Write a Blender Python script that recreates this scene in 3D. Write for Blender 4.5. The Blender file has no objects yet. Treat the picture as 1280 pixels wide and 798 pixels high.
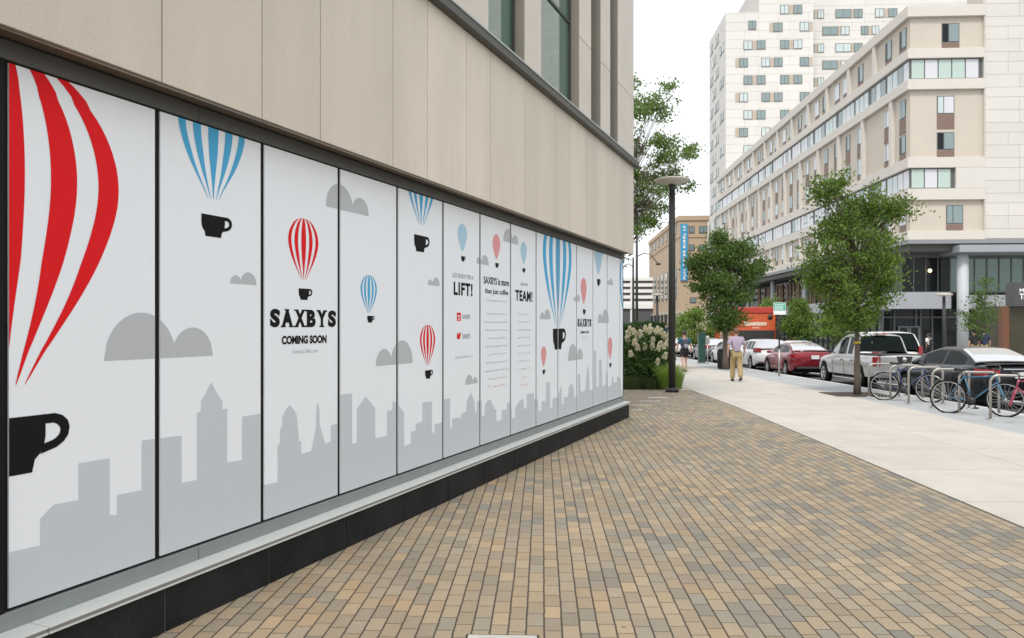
import bpy, bmesh, math, random
from mathutils import Vector, Matrix, noise
R = math.radians
C = bpy.context.scene.collection
SC = bpy.context.scene
rnd = random.Random(7)

# ------------------------------------------------------------------ camera, sky, sun, exposure
FOC = 1000.0                       # focal length in photo pixels (photo 1280 wide)
HOR = 407.0                        # horizon row
CAMH = 1.8
YAW = math.atan(0.038)             # street vanishes at column 678
cam = bpy.data.cameras.new('camera')
camo = bpy.data.objects.new('camera', cam); C.objects.link(camo)
camo.location = (0, 0, CAMH); camo.rotation_euler = (R(90), 0, YAW)
cam.sensor_width = 36.0; cam.lens = 36.0*FOC/1280.0
cam.shift_y = 8.0/1280.0
cam.clip_start = 0.05; cam.clip_end = 5000
cam.dof.use_dof = True; cam.dof.focus_distance = 8.0; cam.dof.aperture_fstop = 5.6
SC.camera = camo
W = bpy.data.worlds.new('World'); SC.world = W; W.use_nodes = True
wn = W.node_tree.nodes; wl = W.node_tree.links
bg = wn['Background']; bg.inputs['Strength'].default_value = 0.115
sky = wn.new('ShaderNodeTexSky'); sky.sky_type = 'NISHITA'; sky.sun_disc = False
SUN_EL, SUN_AZ = R(55), R(198)
sky.sun_elevation = SUN_EL; sky.sun_rotation = SUN_AZ; sky.dust_density = 4; sky.air_density = 1.0
hs = wn.new('ShaderNodeHueSaturation'); hs.inputs['Saturation'].default_value = 0.25
mixw = wn.new('ShaderNodeMix'); mixw.data_type = 'RGBA'; mixw.inputs['Factor'].default_value = 0.82
mixw.inputs[7].default_value = (8.3, 8.55, 8.9, 1)       # overcast cloud sheet
wl.new(sky.outputs[0], hs.inputs['Color']); wl.new(hs.outputs[0], mixw.inputs[6]); wl.new(mixw.outputs[2], bg.inputs['Color'])
sun = bpy.data.lights.new('sun', 'SUN'); sun.energy = 1.7; sun.angle = R(12); sun.color = (1, .96, .9)
suno = bpy.data.objects.new('sun', sun); C.objects.link(suno)
sd = Vector((math.sin(SUN_AZ)*math.cos(SUN_EL), math.cos(SUN_AZ)*math.cos(SUN_EL), math.sin(SUN_EL)))
suno.rotation_euler = sd.to_track_quat('Z', 'Y').to_euler()
SC.view_settings.view_transform = 'Standard'; SC.view_settings.look = 'None'
SC.view_settings.exposure = 0.55; SC.view_settings.gamma = 1
SC.cycles.max_bounces = 6; SC.cycles.diffuse_bounces = 3; SC.cycles.glossy_bounces = 3
SC.cycles.transparent_max_bounces = 6; SC.cycles.use_denoising = True

# ------------------------------------------------------------------ coordinates
cs, sn = math.cos(YAW), math.sin(YAW)
def cw(xc, yc): return Vector((cs*xc - sn*yc, sn*xc + cs*yc, 0))
def at(px, yc, z=0.0):
    v = cw((px-640.0)/FOC*yc, yc); v.z = z; return v
def zat(py, yc): return CAMH - (py-HOR)/FOC*yc
def gz(Y):                          # the street falls gently away
    return -0.012*(min(max(Y, 18.0), 85.0) - 18.0)

# ------------------------------------------------------------------ mesh builder
class MB:
    def __init__(s): s.v = []; s.f = []; s.m = []; s.sm = []
    def add(s, vs, fs, mi=0, smooth=False, M=None):
        b = len(s.v)
        for p in vs:
            p = Vector(p)
            s.v.append(M @ p if M is not None else p)
        for f in fs:
            s.f.append([b+i for i in f]); s.m.append(mi); s.sm.append(smooth)
    def box(s, x0, x1, y0, y1, z0, z1, mi=0, M=None):
        s.add([(x0,y0,z0),(x1,y0,z0),(x1,y1,z0),(x0,y1,z0),(x0,y0,z1),(x1,y0,z1),(x1,y1,z1),(x0,y1,z1)],
              [(0,3,2,1),(4,5,6,7),(0,1,5,4),(1,2,6,5),(2,3,7,6),(3,0,4,7)], mi, False, M)
    def tube(s, pts, rs, n=10, mi=0, caps=True, M=None, flat=1.0):
        pts = [Vector(p) for p in pts]
        if not isinstance(rs, (list, tuple)): rs = [rs]*len(pts)
        vs = []; fs = []
        prev = None
        for i, p in enumerate(pts):
            a = pts[max(i-1, 0)]; b = pts[min(i+1, len(pts)-1)]
            t = (b-a).normalized()
            if prev is None:
                up = Vector((0,0,1)) if abs(t.z) < .9 else Vector((1,0,0))
                u = t.cross(up).normalized()
            else:
                u = (prev - t*prev.dot(t)).normalized()
            prev = u; w = t.cross(u)
            for k in range(n):
                an = 2*math.pi*k/n
                vs.append(p + (u*math.cos(an) + w*math.sin(an)*flat)*rs[i])
        for i in range(len(pts)-1):
            for k in range(n):
                k2 = (k+1) % n
                fs.append((i*n+k, (i+1)*n+k, (i+1)*n+k2, i*n+k2))
        if caps:
            fs.append(tuple(range(n))); fs.append(tuple((len(pts)-1)*n + k for k in reversed(range(n))))
        s.add(vs, fs, mi, True, M)
    def lathe(s, prof, n=20, mi=0, M=None, smooth=True):
        vs = []; fs = []
        for r, z in prof:
            for k in range(n):
                a = 2*math.pi*k/n; vs.append((r*math.cos(a), r*math.sin(a), z))
        for i in range(len(prof)-1):
            for k in range(n):
                k2 = (k+1) % n
                fs.append((i*n+k, i*n+k2, (i+1)*n+k2, (i+1)*n+k))
        fs.append(tuple(reversed(range(n)))); fs.append(tuple((len(prof)-1)*n+k for k in range(n)))
        s.add(vs, fs, mi, smooth, M)
    def prism(s, poly, d0, d1, axis='y', mi=0, M=None):    # poly in the plane normal to axis
        n = len(poly)
        def P(a, b, d): return {'y': (a, d, b), 'x': (d, a, b), 'z': (a, b, d)}[axis]
        vs = [P(a, b, d0) for a, b in poly] + [P(a, b, d1) for a, b in poly]
        fs = [tuple(range(n)), tuple(reversed(range(n, 2*n)))]
        for i in range(n):
            j = (i+1) % n; fs.append((i, n+i, n+j, j))
        s.add(vs, fs, mi, False, M)
    def ball(s, c, r, sx=1, sy=1, sz=1, n=12, mi=0, M=None):
        vs = []; fs = []; h = n//2
        for i in range(h+1):
            th = math.pi*i/h
            for k in range(n):
                a = 2*math.pi*k/n
                vs.append((c[0]+r*sx*math.sin(th)*math.cos(a), c[1]+r*sy*math.sin(th)*math.sin(a), c[2]+r*sz*math.cos(th)))
        for i in range(h):
            for k in range(n):
                k2 = (k+1) % n; fs.append((i*n+k, (i+1)*n+k, (i+1)*n+k2, i*n+k2))
        s.add(vs, fs, mi, True, M)
    def build(s, name, mats, parent=None, bevel=0, fix=True):
        me = bpy.data.meshes.new(name)
        me.from_pydata([tuple(p) for p in s.v], [], s.f)
        if not isinstance(mats, (list, tuple)): mats = [mats]
        for m in mats: me.materials.append(m)
        me.polygons.foreach_set('material_index', s.m)
        me.polygons.foreach_set('use_smooth', s.sm)
        if fix:
            bm = bmesh.new(); bm.from_mesh(me)
            bmesh.ops.recalc_face_normals(bm, faces=bm.faces); bm.to_mesh(me); bm.free()
        me.update()
        o = bpy.data.objects.new(name, me); C.objects.link(o)
        if parent is not None: o.parent = parent
        if bevel:
            b = o.modifiers.new('soft_edges', 'BEVEL'); b.width = bevel; b.segments = 2; b.limit_method = 'ANGLE'; b.angle_limit = R(40)
        return o

def tag(o, label=None, cat=None, group=None, kind=None):
    if label: o['label'] = label
    if cat: o['category'] = cat
    if group: o['group'] = group
    if kind: o['kind'] = kind
    return o
def empty(name, loc, label, cat, rz=0.0, group=None):
    o = bpy.data.objects.new(name, None); C.objects.link(o); o.location = loc; o.rotation_euler = (0, 0, rz)
    o.empty_display_size = .3
    return tag(o, label, cat, group)
def copy_tree(o, parent=None):
    c = o.copy(); C.objects.link(c); c.parent = parent
    for ch in list(o.children): copy_tree(ch, c)
    return c

# ------------------------------------------------------------------ materials
def newmat(name):
    m = bpy.data.materials.new(name); m.use_nodes = True
    nt = m.node_tree; return m, nt.nodes, nt.links, nt.nodes['Principled BSDF']
def setspec(p, v):
    p.inputs['Specular IOR Level'].default_value = v
def mat(name, col, rough=.6, var=.12, scale=6.0, bump=.0, bscale=60.0, metal=0.0, spec=.5, coat=0.0, fine=0.0, island=0.0, streak=False):
    m, n, l, p = newmat(name)
    p.inputs['Roughness'].default_value = rough; p.inputs['Metallic'].default_value = metal; setspec(p, spec)
    p.inputs['Coat Weight'].default_value = coat; p.inputs['Coat Roughness'].default_value = .04
    tc = n.new('ShaderNodeTexCoord')
    nz = n.new('ShaderNodeTexNoise'); nz.inputs['Scale'].default_value = scale; nz.inputs['Detail'].default_value = 6
    nz.inputs['Roughness'].default_value = .65
    if streak:
        mp = n.new('ShaderNodeMapping'); mp.inputs['Scale'].default_value = (1, 1, .18)
        l.new(tc.outputs['Object'], mp.inputs['Vector']); l.new(mp.outputs[0], nz.inputs['Vector'])
    else: l.new(tc.outputs['Object'], nz.inputs['Vector'])
    mr = n.new('ShaderNodeMapRange'); mr.inputs[1].default_value = .25; mr.inputs[2].default_value = .75
    mr.inputs[3].default_value = 1-var; mr.inputs[4].default_value = 1+var
    l.new(nz.outputs[0], mr.inputs[0]); fac = mr.outputs[0]
    def mul(a, b):
        q = n.new('ShaderNodeMath'); q.operation = 'MULTIPLY'; l.new(a, q.inputs[0]); l.new(b, q.inputs[1]); return q.outputs[0]
    if fine:
        n2 = n.new('ShaderNodeTexNoise'); n2.inputs['Scale'].default_value = bscale; n2.inputs['Detail'].default_value = 3
        l.new(tc.outputs['Object'], n2.inputs['Vector'])
        m2 = n.new('ShaderNodeMapRange'); m2.inputs[1].default_value = .3; m2.inputs[2].default_value = .7
        m2.inputs[3].default_value = 1-fine; m2.inputs[4].default_value = 1+fine
        l.new(n2.outputs[0], m2.inputs[0]); fac = mul(fac, m2.outputs[0])
    if island:
        g = n.new('ShaderNodeNewGeometry')
        m3 = n.new('ShaderNodeMapRange'); m3.inputs[3].default_value = 1-island; m3.inputs[4].default_value = 1+island
        l.new(g.outputs['Random Per Island'], m3.inputs[0]); fac = mul(fac, m3.outputs[0])
    mx = n.new('ShaderNodeVectorMath'); mx.operation = 'SCALE'; mx.inputs[0].default_value = col
    l.new(fac, mx.inputs['Scale']); l.new(mx.outputs[0], p.inputs['Base Color'])
    if bump:
        nb = n.new('ShaderNodeTexNoise'); nb.inputs['Scale'].default_value = bscale; nb.inputs['Detail'].default_value = 5
        l.new(tc.outputs['Object'], nb.inputs['Vector'])
        b = n.new('ShaderNodeBump'); b.inputs['Strength'].default_value = bump; b.inputs['Distance'].default_value = .01
        l.new(nb.outputs[0], b.inputs['Height']); l.new(b.outputs[0], p.inputs['Normal'])
    return m
def leafmat(name, c1, c2, trans=.35, rough=.5):
    m, n, l, p = newmat(name)
    g = n.new('ShaderNodeNewGeometry'); mx = n.new('ShaderNodeMix'); mx.data_type = 'RGBA'
    mx.inputs[6].default_value = (*c1, 1); mx.inputs[7].default_value = (*c2, 1)
    l.new(g.outputs['Random Per Island'], mx.inputs['Factor'])
    l.new(mx.outputs[2], p.inputs['Base Color']); p.inputs['Roughness'].default_value = rough; setspec(p, .35)
    t = n.new('ShaderNodeBsdfTranslucent'); l.new(mx.outputs[2], t.inputs['Color'])
    ms = n.new('ShaderNodeMixShader'); ms.inputs[0].default_value = trans
    l.new(p.outputs[0], ms.inputs[1]); l.new(t.outputs[0], ms.inputs[2])
    l.new(ms.outputs[0], n['Material Output'].inputs['Surface'])
    return m
def emit(name, col, s):
    m, n, l, p = newmat(name)
    p.inputs['Emission Color'].default_value = (*col, 1); p.inputs['Emission Strength'].default_value = s
    p.inputs['Base Color'].default_value = (*col, 1); return m

M = {}
M['stone'] = mat('limestone_panel', (.61,.55,.465), .8, .085, 1.6, .16, 160, fine=.07, island=.08, spec=.25, streak=True)
M['stone2'] = mat('limestone_pier', (.60,.555,.49), .8, .07, 1.3, .1, 140, fine=.05, island=.04, spec=.25)
M['reveal'] = mat('bronze_grey_reveal', (.27,.245,.205), .6, .06, 3)
M['vinyl'] = mat('white_vinyl', (.79,.82,.85), .5, .012, 3, spec=.25)
M['vgrey'] = mat('grey_print', (.535,.565,.59), .5, .01, 3, spec=.25)
M['vcloud'] = mat('cloud_grey_print', (.46,.478,.495), .5, .01, 3, spec=.25)
M['red'] = mat('red_print', (.70,.010,.014), .55, .02, 3, spec=.12)
M['blue'] = mat('blue_print', (.075,.38,.64), .55, .02, 3, spec=.12)
M['palered'] = mat('pale_red_print', (.72,.30,.31), .42, .02, 3, spec=.35)
M['paleblue'] = mat('pale_blue_print', (.38,.58,.70), .42, .02, 3, spec=.35)
M['ink'] = mat('black_print', (.010,.0105,.012), .6, .02, 3, spec=.08)
M['greyink'] = mat('grey_ink', (.20,.21,.22), .4, .02, 3, spec=.35)
M['paleink'] = mat('pale_grey_ink', (.36,.37,.385), .4, .02, 3, spec=.35)
M['mullion'] = mat('dark_mullion', (.010,.0095,.009), .55, .1, 8, spec=.12)
M['headframe'] = mat('grey_head_frame', (.10,.10,.092), .5, .08, 4, metal=.2, spec=.25)
M['soffit'] = mat('brown_soffit', (.125,.10,.075), .5, .1, 3)
M['alu'] = mat('grey_aluminium_frame', (.245,.27,.262), .45, .07, 5, metal=.35, streak=True)
M['sill'] = mat('white_sill_metal', (.60,.615,.59), .4, .04, 5, metal=.1)
M['lip'] = mat('grey_sill_lip', (.25,.25,.235), .4, .05, 5, metal=.2)
M['ledge'] = mat('dark_ledge_metal', (.075,.077,.070), .45, .08, 3, metal=.4, spec=.3)
M['ledgetop'] = mat('pale_ledge_edge', (.36,.39,.38), .4, .05, 3, metal=.4)
M['inside'] = mat('dark_interior', (.015,.015,.016), .8, .1)
M['chrome'] = mat('galvanised_steel', (.40,.375,.34), .4, .08, 12, metal=.75)
M['silver'] = mat('silver_metal', (.6,.6,.6), .3, .05, 10, metal=.8)
M['black'] = mat('black_paint', (.014,.014,.015), .45, .1, 8)
M['rubber'] = mat('black_rubber', (.012,.012,.012), .85, .15, 20, spec=.15)
M['pole'] = mat('dark_grey_pole_paint', (.040,.040,.036), .5, .08, 4, metal=.1, spec=.25)
M['cream'] = mat('cream_lamp_shade', (.55,.53,.46), .5, .05, 4)
M['white'] = mat('white_paint', (.78,.78,.77), .4, .03, 4)

def glassmat(name, col, rough=.03, ior=1.75, spec=.7):
    m, n, l, p = newmat(name)
    p.inputs['Base Color'].default_value = (*col, 1); p.inputs['Roughness'].default_value = rough
    p.inputs['IOR'].default_value = ior; setspec(p, spec)
    tc = n.new('ShaderNodeTexCoord'); nz = n.new('ShaderNodeTexNoise'); nz.inputs['Scale'].default_value = .8
    b = n.new('ShaderNodeBump'); b.inputs['Strength'].default_value = .04; b.inputs['Distance'].default_value = .02
    l.new(tc.outputs['Object'], nz.inputs['Vector']); l.new(nz.outputs[0], b.inputs['Height']); l.new(b.outputs[0], p.inputs['Normal'])
    return m
M['glassgreen'] = glassmat('green_tinted_glass', (.07,.15,.115), .03, 2.3, .6)
M['glassdark'] = glassmat('dark_glass', (.014,.017,.018), ior=1.4, spec=.28)
M['glassteal'] = glassmat('teal_window_glass', (.20,.265,.265), .06, 1.5)
M['glasspale'] = glassmat('curtained_window_glass', (.48,.55,.55), .08, 1.5)
M['glasswhite'] = glassmat('white_curtained_glass', (.58,.58,.61), .08, 1.5)
M['glassmint'] = glassmat('mint_blind_glass', (.42,.52,.47), .08, 1.5)
M['glasslobby'] = glassmat('lobby_green_glass', (.07,.15,.12), .05, 1.6)
M['carglass'] = glassmat('car_side_glass', (.008,.012,.012), .02, 1.18, .3)
M['screen'] = glassmat('car_screen_glass', (.62,.63,.65), .05, 2.0, .5)  # pale metallic base stands in for the white sky reflection
M['screen'].node_tree.nodes['Principled BSDF'].inputs['Metallic'].default_value = .7

# brick paving with real staggered cells computed from position
def paver_mat():
    m, n, l, p = newmat('tumbled_clay_pavers')
    def math_(op, a, b=None, c=None):
        q = n.new('ShaderNodeMath'); q.operation = op
        for i, x in enumerate((a, b, c)):
            if x is None: continue
            if isinstance(x, (int, float)): q.inputs[i].default_value = x
            else: l.new(x, q.inputs[i])
        return q.outputs[0]
    tc = n.new('ShaderNodeTexCoord'); sp = n.new('ShaderNodeSeparateXYZ')
    wob = n.new('ShaderNodeTexNoise'); wob.inputs['Scale'].default_value = 7.0; wob.inputs['Detail'].default_value = 7; wob.inputs['Roughness'].default_value = .72
    l.new(tc.outputs['Object'], wob.inputs['Vector'])
    l.new(tc.outputs['Object'], sp.inputs[0])
    wv = math_('MULTIPLY', math_('SUBTRACT', wob.outputs[0], .5), .016)
    X = math_('DIVIDE', math_('ADD', math_('SUBTRACT', sp.outputs[0], 4.27), wv), .1065)
    row = math_('FLOOR', X); fx = math_('FRACT', X)
    wr = n.new('ShaderNodeTexWhiteNoise'); wr.noise_dimensions = '1D'; l.new(row, wr.inputs['W'])
    off = math_('ADD', math_('MULTIPLY', row, .5), math_('MULTIPLY', wr.outputs['Value'], .28))
    Y = math_('ADD', math_('DIVIDE', math_('ADD', sp.outputs[1], wv), .206), off)
    cell = math_('FLOOR', Y); fy = math_('FRACT', Y)
    cv = n.new('ShaderNodeCombineXYZ'); l.new(row, cv.inputs[0]); l.new(cell, cv.inputs[1])
    wc = n.new('ShaderNodeTexWhiteNoise'); wc.noise_dimensions = '2D'; l.new(cv.outputs[0], wc.inputs['Vector'])
    # patches where grey or tan bricks dominate
    big = n.new('ShaderNodeTexNoise'); big.inputs['Scale'].default_value = .85; big.inputs['Detail'].default_value = 3
    l.new(tc.outputs['Object'], big.inputs['Vector'])
    # greyer towards the concrete walk: an overlay of the laid mix
    mixx = math_('MULTIPLY', math_('ADD', sp.outputs[0], 1.5), .045)
    key = math_('ADD', math_('ADD', math_('MULTIPLY', wc.outputs['Value'], .72), math_('MULTIPLY', math_('SUBTRACT', big.outputs[0], .5), -.65)), math_('ADD', math_('MULTIPLY', mixx, -1.0), .24))
    cr = n.new('ShaderNodeValToRGB'); cr.color_ramp.interpolation = 'LINEAR'
    e = cr.color_ramp.elements
    e[0].position = 0.0; e[0].color = (.205,.195,.168,1)
    e[1].position = 1.0; e[1].color = (.40,.285,.172,1)
    for pos, c in ((.12,(.235,.218,.18)),(.26,(.285,.245,.185)),(.50,(.325,.262,.182)),(.74,(.355,.28,.187)),(.92,(.38,.282,.178))):
        q = e.new(pos); q.color = (*c, 1)
    l.new(key, cr.inputs[0])
    fine = n.new('ShaderNodeTexNoise'); fine.inputs['Scale'].default_value = 90; fine.inputs['Detail'].default_value = 4
    l.new(tc.outputs['Object'], fine.inputs['Vector'])
    fm = n.new('ShaderNodeMapRange'); fm.inputs[1].default_value = .3; fm.inputs[2].default_value = .7; fm.inputs[3].default_value = .84; fm.inputs[4].default_value = 1.14
    l.new(fine.outputs[0], fm.inputs[0])
    sep = n.new('ShaderNodeSeparateColor'); l.new(wc.outputs['Color'], sep.inputs[0])
    br = math_('ADD', math_('MULTIPLY', sep.outputs[1], .22), .82)
    # joints: open along the street, tight across
    dx = math_('MULTIPLY', math_('MINIMUM', fx, math_('SUBTRACT', 1.0, fx)), .1065)
    dy = math_('MULTIPLY', math_('MINIMUM', fy, math_('SUBTRACT', 1.0, fy)), .206)
    def ss(v, a, b):
        q = n.new('ShaderNodeMapRange'); q.interpolation_type = 'SMOOTHSTEP'; q.inputs[1].default_value = a; q.inputs[2].default_value = b
        l.new(v, q.inputs[0]); return q.outputs[0]
    jx = ss(dx, .0028, .0070); jy = ss(dy, .0020, .0060)
    jn = math_('MULTIPLY', jx, math_('ADD', math_('MULTIPLY', jy, .85), .15))
    # a few oil spots / gum
    vo = n.new('ShaderNodeTexVoronoi'); vo.inputs['Scale'].default_value = 2.3; l.new(tc.outputs['Object'], vo.inputs['Vector'])
    spot = ss(vo.outputs['Distance'], .025, .05)
    spot2 = math_('ADD', math_('MULTIPLY', spot, .5), .5)
    dn = n.new('ShaderNodeTexNoise'); dn.inputs['Scale'].default_value = .55; dn.inputs['Detail'].default_value = 6; dn.inputs['Roughness'].default_value = .7
    l.new(tc.outputs['Object'], dn.inputs['Vector'])
    dm = n.new('ShaderNodeMapRange'); dm.inputs[1].default_value = .3; dm.inputs[2].default_value = .7; dm.inputs[3].default_value = .86; dm.inputs[4].default_value = 1.08
    l.new(dn.outputs[0], dm.inputs[0]); spot2 = math_('MULTIPLY', spot2, dm.outputs[0])
    sc = n.new('ShaderNodeVectorMath'); sc.operation = 'SCALE'
    l.new(cr.outputs[0], sc.inputs[0]); l.new(math_('MULTIPLY', math_('MULTIPLY', fm.outputs[0], br), spot2), sc.inputs['Scale'])
    mx = n.new('ShaderNodeMix'); mx.data_type = 'RGBA'; mx.inputs[6].default_value = (.055,.044,.034,1)
    l.new(jn, mx.inputs['Factor']); l.new(sc.outputs[0], mx.inputs[7]); l.new(mx.outputs[2], p.inputs['Base Color'])
    p.inputs['Roughness'].default_value = .82; setspec(p, .3)
    hgt = math_('ADD', math_('MULTIPLY', math_('MULTIPLY', ss(dx, .001, .011), ss(dy, .001, .008)), 1.0),
                math_('ADD', math_('MULTIPLY', fine.outputs[0], .12), math_('MULTIPLY', sep.outputs[2], .22)))
    b = n.new('ShaderNodeBump'); b.inputs['Strength'].default_value = .6; b.inputs['Distance'].default_value = .006
    l.new(hgt, b.inputs['Height']); l.new(b.outputs[0], p.inputs['Normal'])
    return m
M['paver'] = paver_mat()

def slab_mat(name, col, jx=None, jy=None, jw=.007, jcol=.62, var=.05, stain=.08, x0=0.0, y0=0.0, scale=1.2):
    """cast concrete with saw-cut joints at the given spacing"""
    m, n, l, p = newmat(name)
    def mm(op, a, b=None):
        q = n.new('ShaderNodeMath'); q.operation = op
        for i, x in enumerate((a, b)):
            if x is None: continue
            if isinstance(x, (int, float)): q.inputs[i].default_value = x
            else: l.new(x, q.inputs[i])
        return q.outputs[0]
    tc = n.new('ShaderNodeTexCoord'); sp = n.new('ShaderNodeSeparateXYZ'); l.new(tc.outputs['Object'], sp.inputs[0])
    f = None; cells = []
    for ax, d, o0 in ((0, jx, x0), (1, jy, y0)):
        if not d: continue
        t = mm('DIVIDE', mm('SUBTRACT', sp.outputs[ax], o0), d); fr = mm('FRACT', t); cells.append(mm('FLOOR', t))
        dd = mm('MULTIPLY', mm('MINIMUM', fr, mm('SUBTRACT', 1.0, fr)), d)
        q = n.new('ShaderNodeMapRange'); q.inputs[1].default_value = jw*.5; q.inputs[2].default_value = jw*1.2; l.new(dd, q.inputs[0])
        f = q.outputs[0] if f is None else mm('MULTIPLY', f, q.outputs[0])
    nz = n.new('ShaderNodeTexNoise'); nz.inputs['Scale'].default_value = scale; nz.inputs['Detail'].default_value = 7; nz.inputs['Roughness'].default_value = .7
    l.new(tc.outputs['Object'], nz.inputs['Vector'])
    mr = n.new('ShaderNodeMapRange'); mr.inputs[1].default_value = .3; mr.inputs[2].default_value = .7; mr.inputs[3].default_value = 1-stain; mr.inputs[4].default_value = 1+stain*.6
    l.new(nz.outputs[0], mr.inputs[0])
    fn = n.new('ShaderNodeTexNoise'); fn.inputs['Scale'].default_value = 70; fn.inputs['Detail'].default_value = 4; l.new(tc.outputs['Object'], fn.inputs['Vector'])
    fr2 = n.new('ShaderNodeMapRange'); fr2.inputs[1].default_value = .3; fr2.inputs[2].default_value = .7; fr2.inputs[3].default_value = 1-var; fr2.inputs[4].default_value = 1+var
    l.new(fn.outputs[0], fr2.inputs[0])
    fac = mm('MULTIPLY', mr.outputs[0], fr2.outputs[0])
    if cells:
        cv = n.new('ShaderNodeCombineXYZ')
        for i, c in enumerate(cells): l.new(c, cv.inputs[i])
        wn_ = n.new('ShaderNodeTexWhiteNoise'); wn_.noise_dimensions = '2D'; l.new(cv.outputs[0], wn_.inputs['Vector'])
        fac = mm('MULTIPLY', fac, mm('ADD', mm('MULTIPLY', wn_.outputs['Value'], .07), .965))
        fac = mm('MULTIPLY', fac, mm('ADD', mm('MULTIPLY', f, 1-jcol), jcol))
    sc = n.new('ShaderNodeVectorMath'); sc.operation = 'SCALE'; sc.inputs[0].default_value = col
    l.new(fac, sc.inputs['Scale']); l.new(sc.outputs[0], p.inputs['Base Color'])
    p.inputs['Roughness'].default_value = .85; setspec(p, .25)
    b = n.new('ShaderNodeBump'); b.inputs['Strength'].default_value = .25; b.inputs['Distance'].default_value = .004
    l.new(fn.outputs[0], b.inputs['Height']); l.new(b.outputs[0], p.inputs['Normal'])
    return m
M['concrete'] = slab_mat('cream_concrete', (.475,.445,.40), 1.86, 1.81, .011, .66, .05, .12, 4.27, 1.1)
M['greypave'] = slab_mat('grey_strip_pavers', (.36,.37,.375), .3, .6, .006, .8, .05, .1, 7.9, 0)
M['kerb'] = slab_mat('granite_kerb', (.52,.51,.49), None, 2.4, .01, .6, .08, .1)
M['asphalt'] = slab_mat('asphalt', (.075,.075,.078), None, None, .01, 1, .2, .25, scale=.7)
M['farpave'] = slab_mat('far_pavement_concrete', (.42,.41,.39), 1.5, 1.5, .01, .8, .05, .1)
M['soil'] = mat('dark_mulch', (.045,.032,.022), .95, .35, 9, .5, 60)
M['earth'] = mat('grey_ground', (.22,.22,.2), .95, .2, .3)

# ------------------------------------------------------------------ the ground
def strip(name, X0, X1, Y0, Y1, dz, m, thick=None, follow=True):
    ys = sorted({Y0, Y1, *[y for y in (18, 25, 40, 60, 85) if Y0 < y < Y1]})
    b = MB()
    for a, c in zip(ys[:-1], ys[1:]):
        za, zc = gz(a)+dz, gz(c)+dz
        if thick:
            b.add([(X0,a,za-thick),(X1,a,za-thick),(X1,c,zc-thick),(X0,c,zc-thick),(X0,a,za),(X1,a,za),(X1,c,zc),(X0,c,zc)],
                  [(4,5,6,7),(1,2,6,5),(3,0,4,7)] + ([(0,1,5,4)] if a == Y0 else []) + ([(2,3,7,6)] if c == Y1 else []), 0)
        else:
            b.add([(X0,a,za),(X1,a,za),(X1,c,zc),(X0,c,zc)], [(0,1,2,3)])
    o = b.build(name, m, fix=False); tag(o, kind='structure'); return o
strip('ground', -600, 900, -200, 2500, -.30, M['earth'])
strip('brick_pavement', -14, 4.255, -9, 23.3, 0, M['paver'])
strip('pavement', 4.285, 7.9, -9, 210, .004, M['concrete'], .3)
strip('pavement_edge', 3.75, 4.285, 23.3, 210, .004, M['concrete'], .3)
strip('pavement_strip', 7.9, 9.6, -9, 210, 0, M['greypave'])
strip('kerb', 9.6, 9.76, -9, 210, .004, M['kerb'], .3)
strip('road', 9.76, 20.6, -9, 900, -.13, M['asphalt'])
strip('far_kerb', 20.6, 20.8, -9, 165, 0, M['kerb'], .3)
strip('far_pavement', 20.8, 80, -9, 165, -.004, M['farpave'])
strip('planting_bed', -14, 3.75, 23.3, 60, -.02, M['soil'])
# pale flush bands laid over the bricks by the end of the shop
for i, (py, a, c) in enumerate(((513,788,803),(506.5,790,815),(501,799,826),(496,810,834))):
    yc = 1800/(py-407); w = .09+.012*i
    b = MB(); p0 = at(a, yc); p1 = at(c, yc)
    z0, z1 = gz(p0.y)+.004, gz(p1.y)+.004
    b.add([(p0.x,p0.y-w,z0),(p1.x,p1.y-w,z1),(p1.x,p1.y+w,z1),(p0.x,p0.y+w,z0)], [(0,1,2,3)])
    tag(b.build('pale_band', M['concrete'], fix=False), kind='structure')
# white line along the parking lane
b = MB()
for a, c in ((-9, 18), (18, 85)):
    b.add([(12.15,a,gz(a)-.126),(12.27,a,gz(a)-.126),(12.27,c,gz(c)-.126),(12.15,c,gz(c)-.126)], [(0,1,2,3)])
tag(b.build('road_marking', M['white'], fix=False), kind='structure')
# metal access cover in the bricks
b = MB(); p = at(628, 4.62)
hx, hy = .20, .16
t = empty('access_cover', (p.x, p.y-.14, 0), 'pale grey metal access cover set flush in the brick paving', 'cover')
b.box(-hx, hx, -hy, hy, -.02, .006); b.build('lid', mat('worn_steel_lid', (.50,.49,.44), .5, .12, 14, .1, 200, metal=.2), t, .003)
b = MB()
for s in (-1, 1):
    b.box(s*(hx+.006)-.004, s*(hx+.006)+.004, -hy-.010, hy+.010, -.02, .004); b.box(-hx-.001, hx+.001, s*(hy+.006)-.004, s*(hy+.006)+.004, -.02, .0035)
b.build('rim', M['mullion'], t)
# ------------------------------------------------------------------ the shop building on the left
# local frame: x along the wall (away from the camera), y into the building, z up; y = 0 is the face of the vinyl panels
TH = math.atan(.394)
DU = .000222; S0 = .0009727
PW = DU*4014/math.cos(TH)          # panel pitch 0.958 m
o0 = at(1034-1/S0, 4.014*S0*1000)
shop = empty('shop_building', (o0.x, o0.y, 0), 'beige stone building with printed white panels along its ground floor', 'building', R(90)-(TH-YAW))
UE = 12.72
ZB, ZT = .412, 3.088
def uv(px, py):
    s = 1/(1034.0-px); return ((s-S0)/DU*PW, CAMH-(py-HOR)*4.014*s)
def uy(px, Cp):                    # u on a plane at view constant Cp (plane offset), from a column
    off = (4014-Cp)/1000*math.cos(TH)
    yc = Cp/(1034.0-px)
    return (yc - 3.9045 + off*math.sin(TH))/math.cos(TH)

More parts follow.
